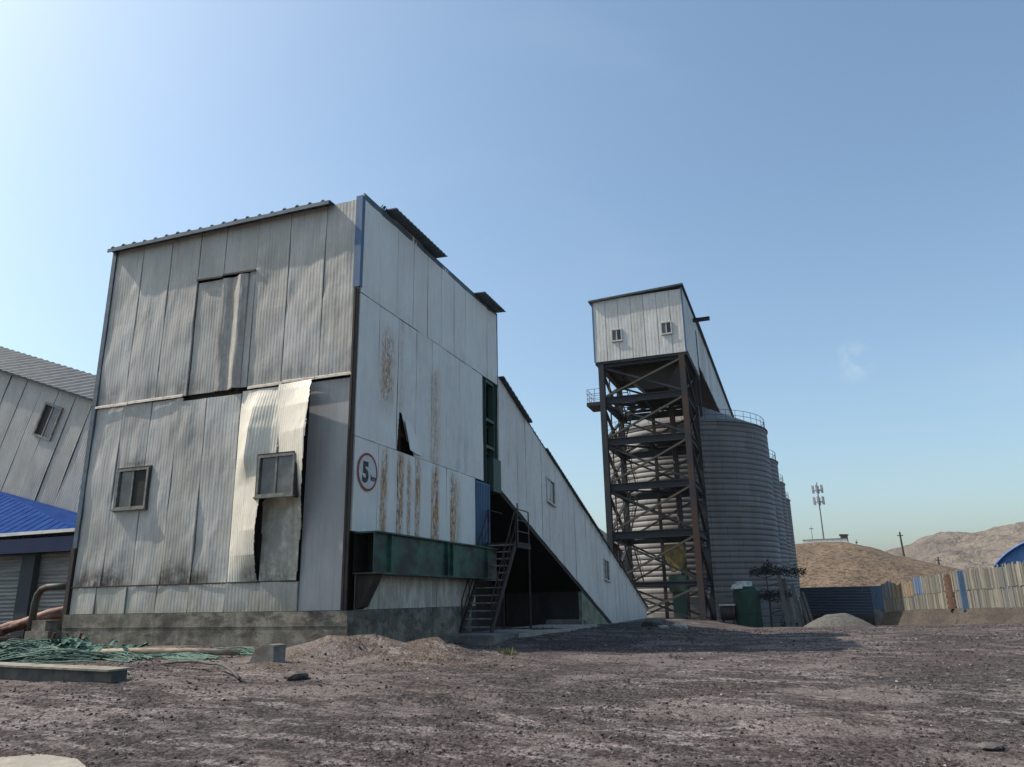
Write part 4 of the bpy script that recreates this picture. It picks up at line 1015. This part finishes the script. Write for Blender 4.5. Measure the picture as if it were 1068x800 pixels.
    b = MB(); b.box(hx0+.05, hx1-.10, hy0+.10, hy1, 20.75, 26.1); b.build('inner_shell', 'panel_back', T)
    b = MB(); b.box(hx0, hx1, hy0+.02, hy1, 20.50, 20.70); b.build('floor', 'steel_dark', T)
    b = MB(); b.prism([(hx0-.3, hy0-.25, 26.10), (hx1+.15, hy0-.25, 26.45), (hx1+.15, hy0-.25, 26.60), (hx0-.3, hy0-.25, 26.26)], (0, hy1-hy0+.4, 0)); b.build('roof', 'roof_grey', T)
    b = MB(); b.box(hx1-.10, hx1+.04, hy0-.05, hy0+.0, 20.72, 26.3); b.build('corner_trim', 'blue_trim', T)
    b = MB(); b.box(hx0-.06, hx0+.03, hy0-.05, hy0+.05, 20.72, 26.15); b.build('corner_trim', 'blue_trim', T)
    window_part(T, 'Y', hy0-.03, -12.78, -11.88, 22.35, 23.42, out=.06, frame='frame_white', fw=.09)
    window_part(T, 'Y', hy0-.03, -8.62, -7.72, 22.40, 23.46, out=.06, frame='frame_white', fw=.09)
    b = MB(); b.ibeam((hx1-.3, 66.6, 25.75), (hx1+1.5, 66.6, 25.75), .22, .34, .04); b.build('hoist_beam', 'steel_dark', T)
    b = MB(); b.box(hx1+.02, hx1+.05, 67.8, 68.28, 21.2, 25.2); b.build('side_door', 'dark_trim', T)
tower()

def top_gallery():
    T = thing('silo_gallery', 'white panelled conveyor gallery running from the tower across the silo tops', 'conveyor gallery', (-8.5, 100, 20))
    X = -6.72
    e = list(np.arange(68.35, 160, 2.0))
    zt = lambda u: 26.5-.012*(u-68)+0*u
    clad('side_wall', 'panel_gallery', T, ('X', X), e, lambda u: 22.1+.0*u, zt, stain_shade=lambda U, Z: z3(U, .12, .35*(fbm(U*.6, Z*0, 8, 2) > .05), .1), seed=71, dent=.04, rib=.4, amp=.02, dz=1.0)
    b = MB(); b.box(-11.6, X-.08, 68.35, 160, 22.0, 25.3); b.build('inner_shell', 'dark_void', T)
    b = MB(); b.prism([(X+.28, 68.33, 26.62), (X+.28, 160, 25.5), (X+.28, 160, 25.36), (X+.28, 68.33, 26.48)], (-5.5, 0, 0)); b.build('roof', 'roof_grey', T)
    for k in range(6):
        y = 72+18.4*k
        b = MB()
        for x in (-10.8, -7.2): b.beam((x, y, 18.0), (x, y, 22.0), .25, .25)
        b.build('trestle', 'steel_dark', T)
top_gallery()

# ------------------------------------------------------------------ silos
def silo(cx, cy, label):
    Rr, zb, zt = 8.2, -1.4, 17.3
    T = thing('grain_silo', label, 'silo', (cx, cy, zb), 'row of corrugated steel silos')
    z = 3.28; H = zt-zb; b = MB()
    while z < H-.05:
        h = min(.50, H-z); b.lathe([(Rr-.01, z-.02), (Rr-.01, z), (Rr+.045, z+.03), (Rr+.06, z+.2), (Rr+.05, z+h-.08), (Rr-.005, z+h)], (cx, cy, zb), 120); z += .50
    b.build('shell', 'silo_steel', T, True)
    prof = [(Rr+.02, 0)]; z = 0
    while z < 3.0: prof += [(Rr+.02, z), (Rr+.07, z+.06), (Rr+.07, z+.5), (Rr+.02, z+.55)]; z += .6
    b = MB(); b.lathe(prof, (cx, cy, zb), 96); b.lathe([(Rr+.02, 3.05), (Rr+.18, 3.06), (Rr+.18, 3.26), (Rr+.02, 3.27)], (cx, cy, zb), 96); b.build('base_ring', 'silo_steel', T)
    b = MB(); b.lathe([(Rr+.15, H-.05), (Rr+.15, H+.02), (1.2, H+3.6), (1.2, H+4.0), (0.01, H+4.1)], (cx, cy, zb), 96); b.build('roof', 'silo_steel', T)
    b = MB(); r = Rr-.1
    for h in (.15, .65, 1.15):
        b.tube([(cx+r*math.cos(2*math.pi*i/64), cy+r*math.sin(2*math.pi*i/64), zt+h) for i in range(65)], .025, 5, False)
    for i in range(48):
        t = 2*math.pi*i/48; b.tube([(cx+r*math.cos(t), cy+r*math.sin(t), zt), (cx+r*math.cos(t), cy+r*math.sin(t), zt+1.15)], .02, 5)
    b.build('railing', 'rail_steel', T)
    return T
s0 = silo(-9.9, 78.4, 'nearest corrugated steel silo, behind the lattice tower')
for k, lab in enumerate(('second corrugated silo, just behind the nearest one', 'third corrugated silo from the tower, mostly hidden', 'farthest corrugated silo, last thin sliver of the row')):
    copy_tree(s0, (-9.45+.40*k, 78.4+18.4*(k+1), -1.4-.25*(k+1)), lab)

# ------------------------------------------------------------------ right background
def fences():
    # dark blue sheet metal fence beside the silos
    T = thing('sheet_metal_fence', 'dark blue-grey sheet metal fence beside the silos in shade', 'fence', (2.8, 77.6, -1))
    a, c = Vector((-.3, 81.2, 0)), Vector((5.5, 74.5, 0)); d = c-a; n = Vector((d.y, -d.x, 0)).normalized()
    if n.y > 0: n = -n
    b = MB(); N = 40
    for i in range(N+1):
        z = -.25+2.5*i/N; o = .04*((i//2) % 2); b.v += [tuple(a+n*o+Vector((0, 0, z))), tuple(c+n*o+Vector((0, 0, z-.05)))]
    for i in range(N): b.f.append((2*i, 2*i+1, 2*i+3, 2*i+2))
    m = len(b.v); b.v += [tuple(Vector(v)-n*.12) for v in b.v]; b.f += [tuple(j+m for j in f[::-1]) for f in list(b.f)]
    b.build('sheeting', 'fence_blue', T)
    b = MB(); b.prism([tuple(a+n*.1+Vector((0, 0, -1.6))), tuple(c+n*.1+Vector((0, 0, -1.3))), tuple(c+n*.1+Vector((0, 0, -.27))), tuple(a+n*.1+Vector((0, 0, -.27)))], tuple(-n*.3)); b.build('base_wall', 'bank_brick', T)
    # its light blue end post
    T = thing('gate_post', 'broad light blue post with a white foot at the end of the dark fence', 'post', (5.6, 74.1, -.8))
    b = MB(); b.prism([tuple(Vector((5.45, 74.35, .25))), tuple(Vector((6.2, 73.2, .25))), tuple(Vector((6.5, 73.4, .25))), tuple(Vector((5.75, 74.55, .25)))], (0, 0, 1.95)); b.build('shaft', 'blue_post', T)
    b = MB(); b.prism([tuple(Vector((5.45, 74.35, -1.2))), tuple(Vector((6.0, 73.5, -1.2))), tuple(Vector((6.3, 73.7, -1.2))), tuple(Vector((5.75, 74.55, -1.2)))], (0, 0, 1.44)); b.build('foot', 'pad_concrete', T)
    # weathered boards on a brick base
    path = [(6.3, 73.1), (8.35, 69.05), (10.4, 63.5), (13.05, 58.0), (18, 49), (24, 40)]
    topz = [2.35, 2.72, 3.0, 3.28, 3.7, 4.1]; basez = [.05, .36, .48, .62, .8, .9]; gr = [-1.1, -.9, -.75, -.5, -.2, 0]
    KF = .88; path = [(x*KF, y*KF) for x, y in path]; topz, basez, gr = [[1.6+(q-1.6)*KF for q in a] for a in (topz, basez, gr)]
    P = np.array(path); seg = np.hypot(*np.diff(P, axis=0).T); cum = np.concatenate([[0], np.cumsum(seg)])
    def at(s): return np.interp(s, cum, P[:, 0]), np.interp(s, cum, P[:, 1])
    T = thing('board_fence', 'patchy fence of upright weathered boards and sheets on a brown wall', 'fence', (11, 62, 0))
    b = MB(); cols = []
    s = 0
    pal = [(.20, .195, .165), (.165, .17, .155), (.22, .215, .19), (.15, .16, .15), (.17, .155, .12), (.12, .14, .14), (.20, .18, .15), (.13, .13, .12)]
    blue = [(.5, .9), (3.7, 4.9), (21.5, 26)]
    while s < cum[-1]-.2:
        w = random.uniform(.09, .21); x, y = at(s); x2, y2 = at(s+w*.92)
        zt = float(np.interp(s, cum, topz))+.10*float(fbm(s*.8, 0, 12, 3))*2+random.uniform(-.10, .10); zb = float(np.interp(s, cum, basez))
        if 1.2 < s < 3.8: zt -= .25
        zm = zb+(zt-zb)*.47; nx, ny = (y2-y), -(x2-x); l = math.hypot(nx, ny); nx, ny = -nx/l, -ny/l
        if ny > 0: nx, ny = -nx, -ny
        for tier, (za, zc) in enumerate(((zb-.05, zm), (zm+.01, zt))):
            col = np.array(random.choice(pal))*random.uniform(.65, 1.12)
            if tier == 1 and any(p < s < q for p, q in blue): col = np.array((.07, .13, .23))*random.uniform(.9, 1.1)
            if tier == 1 and 1.2 < s < 4 and random.random() < .4: col = np.array((.22, .16, .10))
            o = .03*tier+random.uniform(0, .03); k = len(b.v); t = .03
            for dd in (o, o+t):
                for (px, py) in ((x, y), (x2, y2)):
                    for z in (za, zc): b.v.append((px+nx*dd, py+ny*dd, z+random.uniform(-.03, .03)))
            b.f += [tuple(k+i for i in f) for f in ((4, 6, 7, 5), (0, 1, 3, 2), (0, 4, 5, 1), (2, 3, 7, 6), (1, 5, 7, 3), (0, 2, 6, 4))]
            cols += [(*col, 1)]*8
        s += w
    b.build('boards', 'weathered_boards', T, attrs={'col': cols})
    b = MB()
    for i in range(len(path)-1):
        (xa, ya), (xb, yb) = path[i], path[i+1]; v = Vector((yb-ya, -(xb-xa), 0)).normalized()
        if v.y > 0: v = -v
        k = 14
        for j in range(k):
            t0, t1 = j/k, (j+1)/k
            def q(t, which):
                x, y = xa+(xb-xa)*t, ya+(yb-ya)*t; bz = basez[i]+(basez[i+1]-basez[i])*t+.06*float(fbm(x*2, y*2, 6, 3)); g = gr[i]+(gr[i+1]-gr[i])*t
                return [(x-v.x*.2, y-v.y*.2, bz), (x+v.x*.15, y+v.y*.15, bz-.02), (x+v.x*(.7+.5*float(fbm(x*1.5, y*1.5, 16, 3))), y+v.y*.9, g-.2)][which]
            o = len(b.v); b.v += [q(t0, 0), q(t0, 1), q(t0, 2), q(t1, 0), q(t1, 1), q(t1, 2)]; b.f += [(o, o+1, o+4, o+3), (o+1, o+2, o+5, o+4)]
    b.build('base_wall', 'bank_brick', T, recalc=False)
    # brick pier and blue post
    b = MB(); x, y = 9.9, 64.75
    for k in range(18):
        o = .04*((k*7) % 3-1); b.box(x-.28+o, x+.22+o, y-.72, y-.36, .42+k*.135, .42+k*.135+.118)
    b.v = [(p*KF, q*KF, 1.6+(w-1.6)*KF) for p, q, w in b.v]
    tag(b.build('brick_pier', 'brick_red', None), 'crumbling orange brick pier left of the blue post', 'pier')
    b = MB(); b.box(10.32, 10.85, 62.75, 62.95, .30, 3.0); b.box(10.34, 10.83, 62.70, 62.748, .34, 2.95)
    b.v = [(p*KF, q*KF, 1.6+(w-1.6)*KF) for p, q, w in b.v]
    tag(b.build('gate_post', 'blue_post', None), 'tall blue post in the middle of the board fence', 'post')
plain('fence_blue', (.055, .085, .125), (.08, .105, .14), 1.5, (.3, .3, 5), .6)
fences()

def background_things():
    # barrel-roofed blue shed
    T = thing('barrel_shed', 'bright blue barrel-roofed shed rising behind the fence at the right edge', 'shed', (22.5, 84, -1))
    n = 30; r0, zc = 6.6, -.35; c0 = Vector((21.3, 80.1, zc)); ax = Vector((.36, .933, 0)); sd = Vector((.933, -.36, 0))
    def arc(r, y): return [tuple(c0+ax*y-sd*(r*math.cos(math.pi*i/n))+Vector((0, 0, r*math.sin(math.pi*i/n)))) for i in range(n+1)]
    b = MB(); b.v = arc(r0, 0)+arc(r0-.15, 0)+arc(r0, 28)+arc(r0-.15, 28); m = n+1
    for i in range(n): b.f += [(i, i+1, 2*m+i+1, 2*m+i), (m+i, 3*m+i, 3*m+i+1, m+i+1), (i, m+i, m+i+1, i+1)]
    b.build('roof', 'barrel_blue', T, True)
    b = MB(); b.prism(arc(r0-.2, .5), tuple(ax*.1)); b.build('end_wall', 'barrel_end', T)
    b = MB()
    for z, w in ((2.0, 5.4), (3.4, 4.6)): b.beam(tuple(c0+ax*.45-sd*w+Vector((0, 0, z+.8))), tuple(c0+ax*.45+sd*w+Vector((0, 0, z+.8))), .08, .10)
    b.build('end_trim', 'white_paint', T)
    # telecom mast on the hill
    k0 = len(bpy.data.objects); before = set(bpy.data.objects.keys()); x, y = 5.1, 170.0
    T = thing('telecom_mast', 'tall telecom mast with two antenna rings on the hilltop', 'mast', (x, y, 10))
    b = MB(); b.tube([(x, y, 9), (x, y, 24)], [.17, .10], 8); b.build('pole', 'telecom_steel', T)
    for z in (22.3, 19.9):
        b = MB(); b.lathe([(.9, 0), (.95, .05), (.9, .1), (.85, .05)], (x, y, z), 20); 
        for k in range(3): t = k*2.094; b.beam((x, y, z+.05), (x+.9*math.cos(t), y+.9*math.sin(t), z+.05), .08, .08)
        pr = b.build('antenna_platform', 'telecom_steel', T)
        for k in range(6):
            t = k*1.047+.3; a = MB(); px, py = x+1.0*math.cos(t), y+1.0*math.sin(t); a.box(px-.16, px+.16, py-.10, py+.10, z-.5, z+1.1); a.build('antenna', 'antenna_grey', pr)
    b = MB(); b.tube([(3.0, 171, 9.5), (3.0, 171, 15.3)], [.10, .05], 6); b.box(2.6, 3.4, 170.95, 171.05, 14.6, 14.75); tag(b.build('thin_mast', 'telecom_steel', None), 'thin pale mast on the hill left of the telecom mast', 'mast')
    T = thing('hilltop_wall', 'low white wall on the hilltop beside the telecom mast', 'wall', (4.5, 168, 10.5))
    b = MB(); b.box(1.0, 9.2, 164.5, 164.9, 9.6, 11.95); b.build('wall', 'white_paint', T)
    b = MB(); b.box(.95, 9.25, 164.45, 164.95, 11.955, 12.1); b.build('coping', 'pad_concrete', T)
    b = MB(); b.box(8.1, 9.4, 165.3, 167, 9.6, 12.7); b.prism([(7.9, 165.1, 12.702), (9.6, 165.1, 12.702), (9.6, 165.1, 12.85), (7.9, 165.1, 12.95)], (0, 2.1, 0)); tag(b.build('hilltop_hut', 'stone_dark', None), 'tiny dark hut at the right end of the white hilltop wall', 'hut')
    # power poles
    def pole(px, py, z0, z1, lab, lean=0):
        T = thing('utility_pole', lab, 'utility pole', (px, py, z0))
        b = MB(); b.tube([(px, py, z0), (px+lean, py, z1)], [.22, .14], 8); b.build('shaft', 'pole_dark', T)
        b = MB(); b.box(px+lean-.5, px+lean+.5, py-.06, py+.06, z1-.7, z1-.56); b.build('crossarm', 'pole_dark', T)
    pole(17.6, 154.0, 4, 12.1, 'dark utility pole on the brown slope, the tallest there', -.2)
    pole(24.6, 166, 4, 8.0, 'short dark pole low on the slope before the mountains')
    b = MB(); b.tube([(11.0, 168, 8), (11.0, 168, 12.0)], .06, 6); b.box(10.8, 11.2, 167.9, 168.1, 11.2, 11.5); tag(b.build('survey_post', 'telecom_steel', None), 'thin pale post on the shoulder of the hill', 'post')
    # they stand on the hill, 1.6 times farther out than drawn above and as much larger
    for nm in sorted(set(bpy.data.objects.keys())-before):
        o = bpy.data.objects[nm]
        if o.parent is None:
            o.location = (o.location.x*1.6, o.location.y*1.6, 1.6+(o.location.z-1.6)*1.6)
        if o.type == 'MESH': o.data.transform(Matrix.Scale(1.6, 4))
    # green tank and small tank
    x, y = -4.15, 63.2; zg = -1.0
    T = thing('green_tank', 'upright dark green tank with a pale lid left of the leaning planks', 'tank', (x, y, zg))
    b = MB(); b.lathe([(.01, 0), (1.0, 0), (1.0, 2.9), (.97, 3.0), (.7, 3.25), (.01, 3.3)], (x, y, zg), 32); b.lathe([(1.0, 1.25), (1.03, 1.27), (1.03, 1.33), (1.0, 1.35)], (x, y, zg), 32); b.build('shell', 'green_tank', T)
    b = MB(); b.lathe([(.01, 3.3), (.62, 3.28), (.62, 3.62), (.5, 3.66), (.01, 3.7)], (x-.1, y-.1, zg), 24); b.prism([(x-1.05, y-.8, zg+3.1), (x-.2, y-1.02, zg+3.1), (x-.1, y-.7, zg+3.35), (x-.9, y-.5, zg+3.4)], (0, 0, .08)); b.build('lid', 'tank_white', T)
    b = MB(); b.tube([(x-.95, y-.4, zg+.1), (x-.95, y-.4, zg+.9), (x-1.3, y-.7, zg+.05)], .06, 6); b.build('outlet_pipe', 'tank_white', T)
    x, y = -5.6, 62.9
    T = thing('drum_tank', 'small dark horizontal tank with a pale top left of the green tank', 'tank', (x, y, zg))
    b = MB(); b.tube([(x-.55, y, zg+1.35), (x+.55, y, zg+1.35)], .55, 20); b.build('shell', 'dark_trim', T)
    b = MB(); b.box(x-.6, x+.6, y-.4, y+.4, zg+1.88, zg+2.0); b.build('cover', 'tank_white', T)
    b = MB()
    for dx in (-.4, .4): b.box(x+dx-.06, x+dx+.06, y-.4, y+.4, zg-.1, zg+.85)
    b.build('cradle', 'steel_dark', T)
    # leaning planks
    labs = ['tallest of the grey planks leaning against the silo', 'second grey plank of the leaning bunch', 'short pale plank in the middle of the leaning bunch', 'thin grey plank right of the middle of the leaning bunch', 'low broken grey plank of the leaning bunch', 'rightmost grey plank of the leaning bunch']
    for k, (dx, h, w, l) in enumerate(((0, 4.6, .32, .2), (.42, 3.9, .30, .35), (.85, 3.4, .26, .1), (1.15, 3.0, .22, .5), (1.5, 2.5, .24, .35), (1.85, 2.9, .2, .6))):
        x0 = -1.55+dx; b = MB(); b.beam((x0+.25, 62.5+.12*k, -1.1), (x0-l*.6, 63.6+.12*k, -1.1+h), w, .06, (0, 1, 0)); tag(b.build('plank', 'wood_grey', None), labs[k], 'plank', 'planks leaning by the silo')
    # gravel mound with its own mesh
    b = MB(); n, m = 40, 60; cx, cy = 1.5, 45.0
    for j in range(n+1):
        rr = j/n
        for i in range(m):
            t = 2*math.pi*i/m; px, py = cx+1.9*rr*math.cos(t), cy+1.3*rr*math.sin(t)
            b.v.append((px, py, float(gz(px, py, False))-.1+.78*(1-rr**1.7)*(1+.25*float(fbm(px*2, py*2, 7, 4)))))
    for j in range(n):
        for i in range(m): b.f.append((j*m+i, j*m+(i+1) % m, (j+1)*m+(i+1) % m, (j+1)*m+i))
    tag(b.build('gravel_mound', 'mound_gravel', None, True), 'low rounded mound of pale grey gravel before the dark fence', 'gravel mound')
    # white rubble near the tower foot
    def lump(x, y, z, r, mat, label, name, cat):
        bm = bmesh.new(); bmesh.ops.create_icosphere(bm, subdivisions=2, radius=r)
        b = MB()
        for v in bm.verts:
            k = 1+.6*float(fbm(v.co.x/r*1.3+x*3, v.co.y/r*1.3+v.co.z/r*1.7, 300, 3)); b.v.append((x+v.co.x*k*1.5, y+v.co.y*k, z+v.co.z*k*.6))
        b.f = [tuple(q.index for q in f.verts) for f in bm.faces]; bm.free(); tag(b.build(name, mat, None), label, cat)
    lump(-4.7, 31.4, .48, .26, 'stone_pale', 'larger pale lump of rubble before the tower', 'rubble_lump', 'rubble')
    lump(-5.25, 31.2, .47, .16, 'stone_pale', 'smaller pale lump of rubble left of the larger one', 'rubble_lump', 'rubble')
    lump(-5.9, 33.0, .48, .45, 'stone_dark', 'dark spoil heap lump at the foot of the tower', 'spoil_lump', 'rubble')
    # blue roofed hut behind the sloping gallery
    T = thing('blue_roof_hut', 'hut with a dark blue roof just showing behind the sloping gallery', 'hut', (-19.6, 72, 0))
    b = MB(); b.box(-23, -16.6, 71.5, 76, -1, 6.6); b.build('wall', 'panel_back', T)
    b = MB(); b.prism([(-23.3, 71.2, 9.2), (-19.8, 71.2, 9.3), (-16.3, 71.2, 6.6), (-23.3, 71.2, 6.6)], (0, 5, 0)); b.build('roof', 'roof_blue_grey', T)
    # small stunted pine with layered dark foliage before the silos
    x, y = -2.55, 63.6; zg = -1.0
    T = thing('pine_tree', 'small dark pine with layered foliage standing before the nearest silo', 'tree', (x, y, zg))
    b = MB(); b.tube([(x, y, zg-.2), (x+.05, y, zg+2), (x-.05, y, zg+4.6)], [.09, .07, .03], 7)
    for (z, a, l) in ((4.1, 3.0, 1.2), (4.2, .2, 1.6), (3.6, .1, 2.4), (2.5, 3.1, 1.0), (2.4, .1, 1.5), (1.5, .3, 1.3), (3.2, 2.8, .9)):
        b.tube([(x, y, zg+z-.3), (x+l*.5*math.cos(a), y+l*.5*math.sin(a), zg+z-.05), (x+l*math.cos(a), y+l*math.sin(a), zg+z)], [.035, .025, .012], 5)
    b.build('trunk', 'bark', T)
    b = MB()
    for (dx, z, rx, rz, num) in ((-.5, 4.35, .75, .22, 320), (.9, 4.4, .8, .22, 320), (2.2, 4.3, .75, .25, 260), (-.4, 2.6, .9, .25, 330), (.8, 2.6, .9, .28, 360), (1.6, .3, 1.0, .4, 280), (.1, 4.7, .4, .3, 150)):
        for k in range(int(num*1.1)):
            t = random.uniform(0, 6.283); r = math.sqrt(random.random())*rx; px, py, pz = x+dx+r*math.cos(t), y+.6*r*math.sin(t), zg+z+random.gauss(0, rz*.75)
            s = random.uniform(.07, .17); a = random.uniform(0, 6.28); e = random.uniform(-.8, .8)
            u = Vector((math.cos(a), math.sin(a), e)).normalized()*s; v = u.cross(Vector((random.random(), random.random(), 1))).normalized()*s*.35
            p = Vector((px, py, pz)); b.add([p-u, p+v, p+u, p-v], [(0, 1, 2, 3)])
    b.build('foliage', 'dark_leaf', T, recalc=False)
    # weed tuft in the yard
    for (x, y, lab) in ((-6.0, 15.9, 'small yellow-green weed tuft near the concrete pad'),):
        b = MB()
        for k in range(90):
            a = random.uniform(0, 6.28); r = random.random()*.22; h = random.uniform(.05, .16); px, py = x+r*math.cos(a), y+r*math.sin(a); z = G(px, py)
            q = random.uniform(0, 6.28); dx, dy = .012*math.cos(q), .012*math.sin(q)
            b.add([(px-dx, py-dy, z-.01), (px+dx, py+dy, z-.01), (px+.05*math.cos(a), py+.05*math.sin(a), z+h)], [(0, 1, 2)])
        tag(b.build('weed_tuft', 'leaf_olive', None, recalc=False), lab, 'weed')
plain('barrel_end', (.06, .19, .48), (.13, .25, .45), 2, (4, 4, .5), .6)
plain('antenna_grey', (.42, .43, .45), (.34, .35, .36), 2)
plain('mound_gravel', (.12, .117, .105), (.07, .069, .062), 9, (1, 1, 1), .95, 0, .35, .65, .8)
background_things()

# ------------------------------------------------------------------ the dusty air
def haze():
    m = bpy.data.materials.new('haze_air'); m.use_nodes = True; nt = m.node_tree; nt.nodes.clear()
    o = nt.nodes.new('ShaderNodeOutputMaterial'); v = nt.nodes.new('ShaderNodeVolumePrincipled')
    v.inputs['Color'].default_value = (.40, .39, .40, 1); v.inputs['Density'].default_value = HAZE; v.inputs['Anisotropy'].default_value = .0
    nt.links.new(v.outputs[0], o.inputs['Volume']); MATS['haze_air'] = m
    b = MB(); b.box(-4200, 4200, -700, 4600, -9, 140); h = b.build('haze', 'haze_air', None); struct(h, 'stuff')
HAZE = .00022
haze()
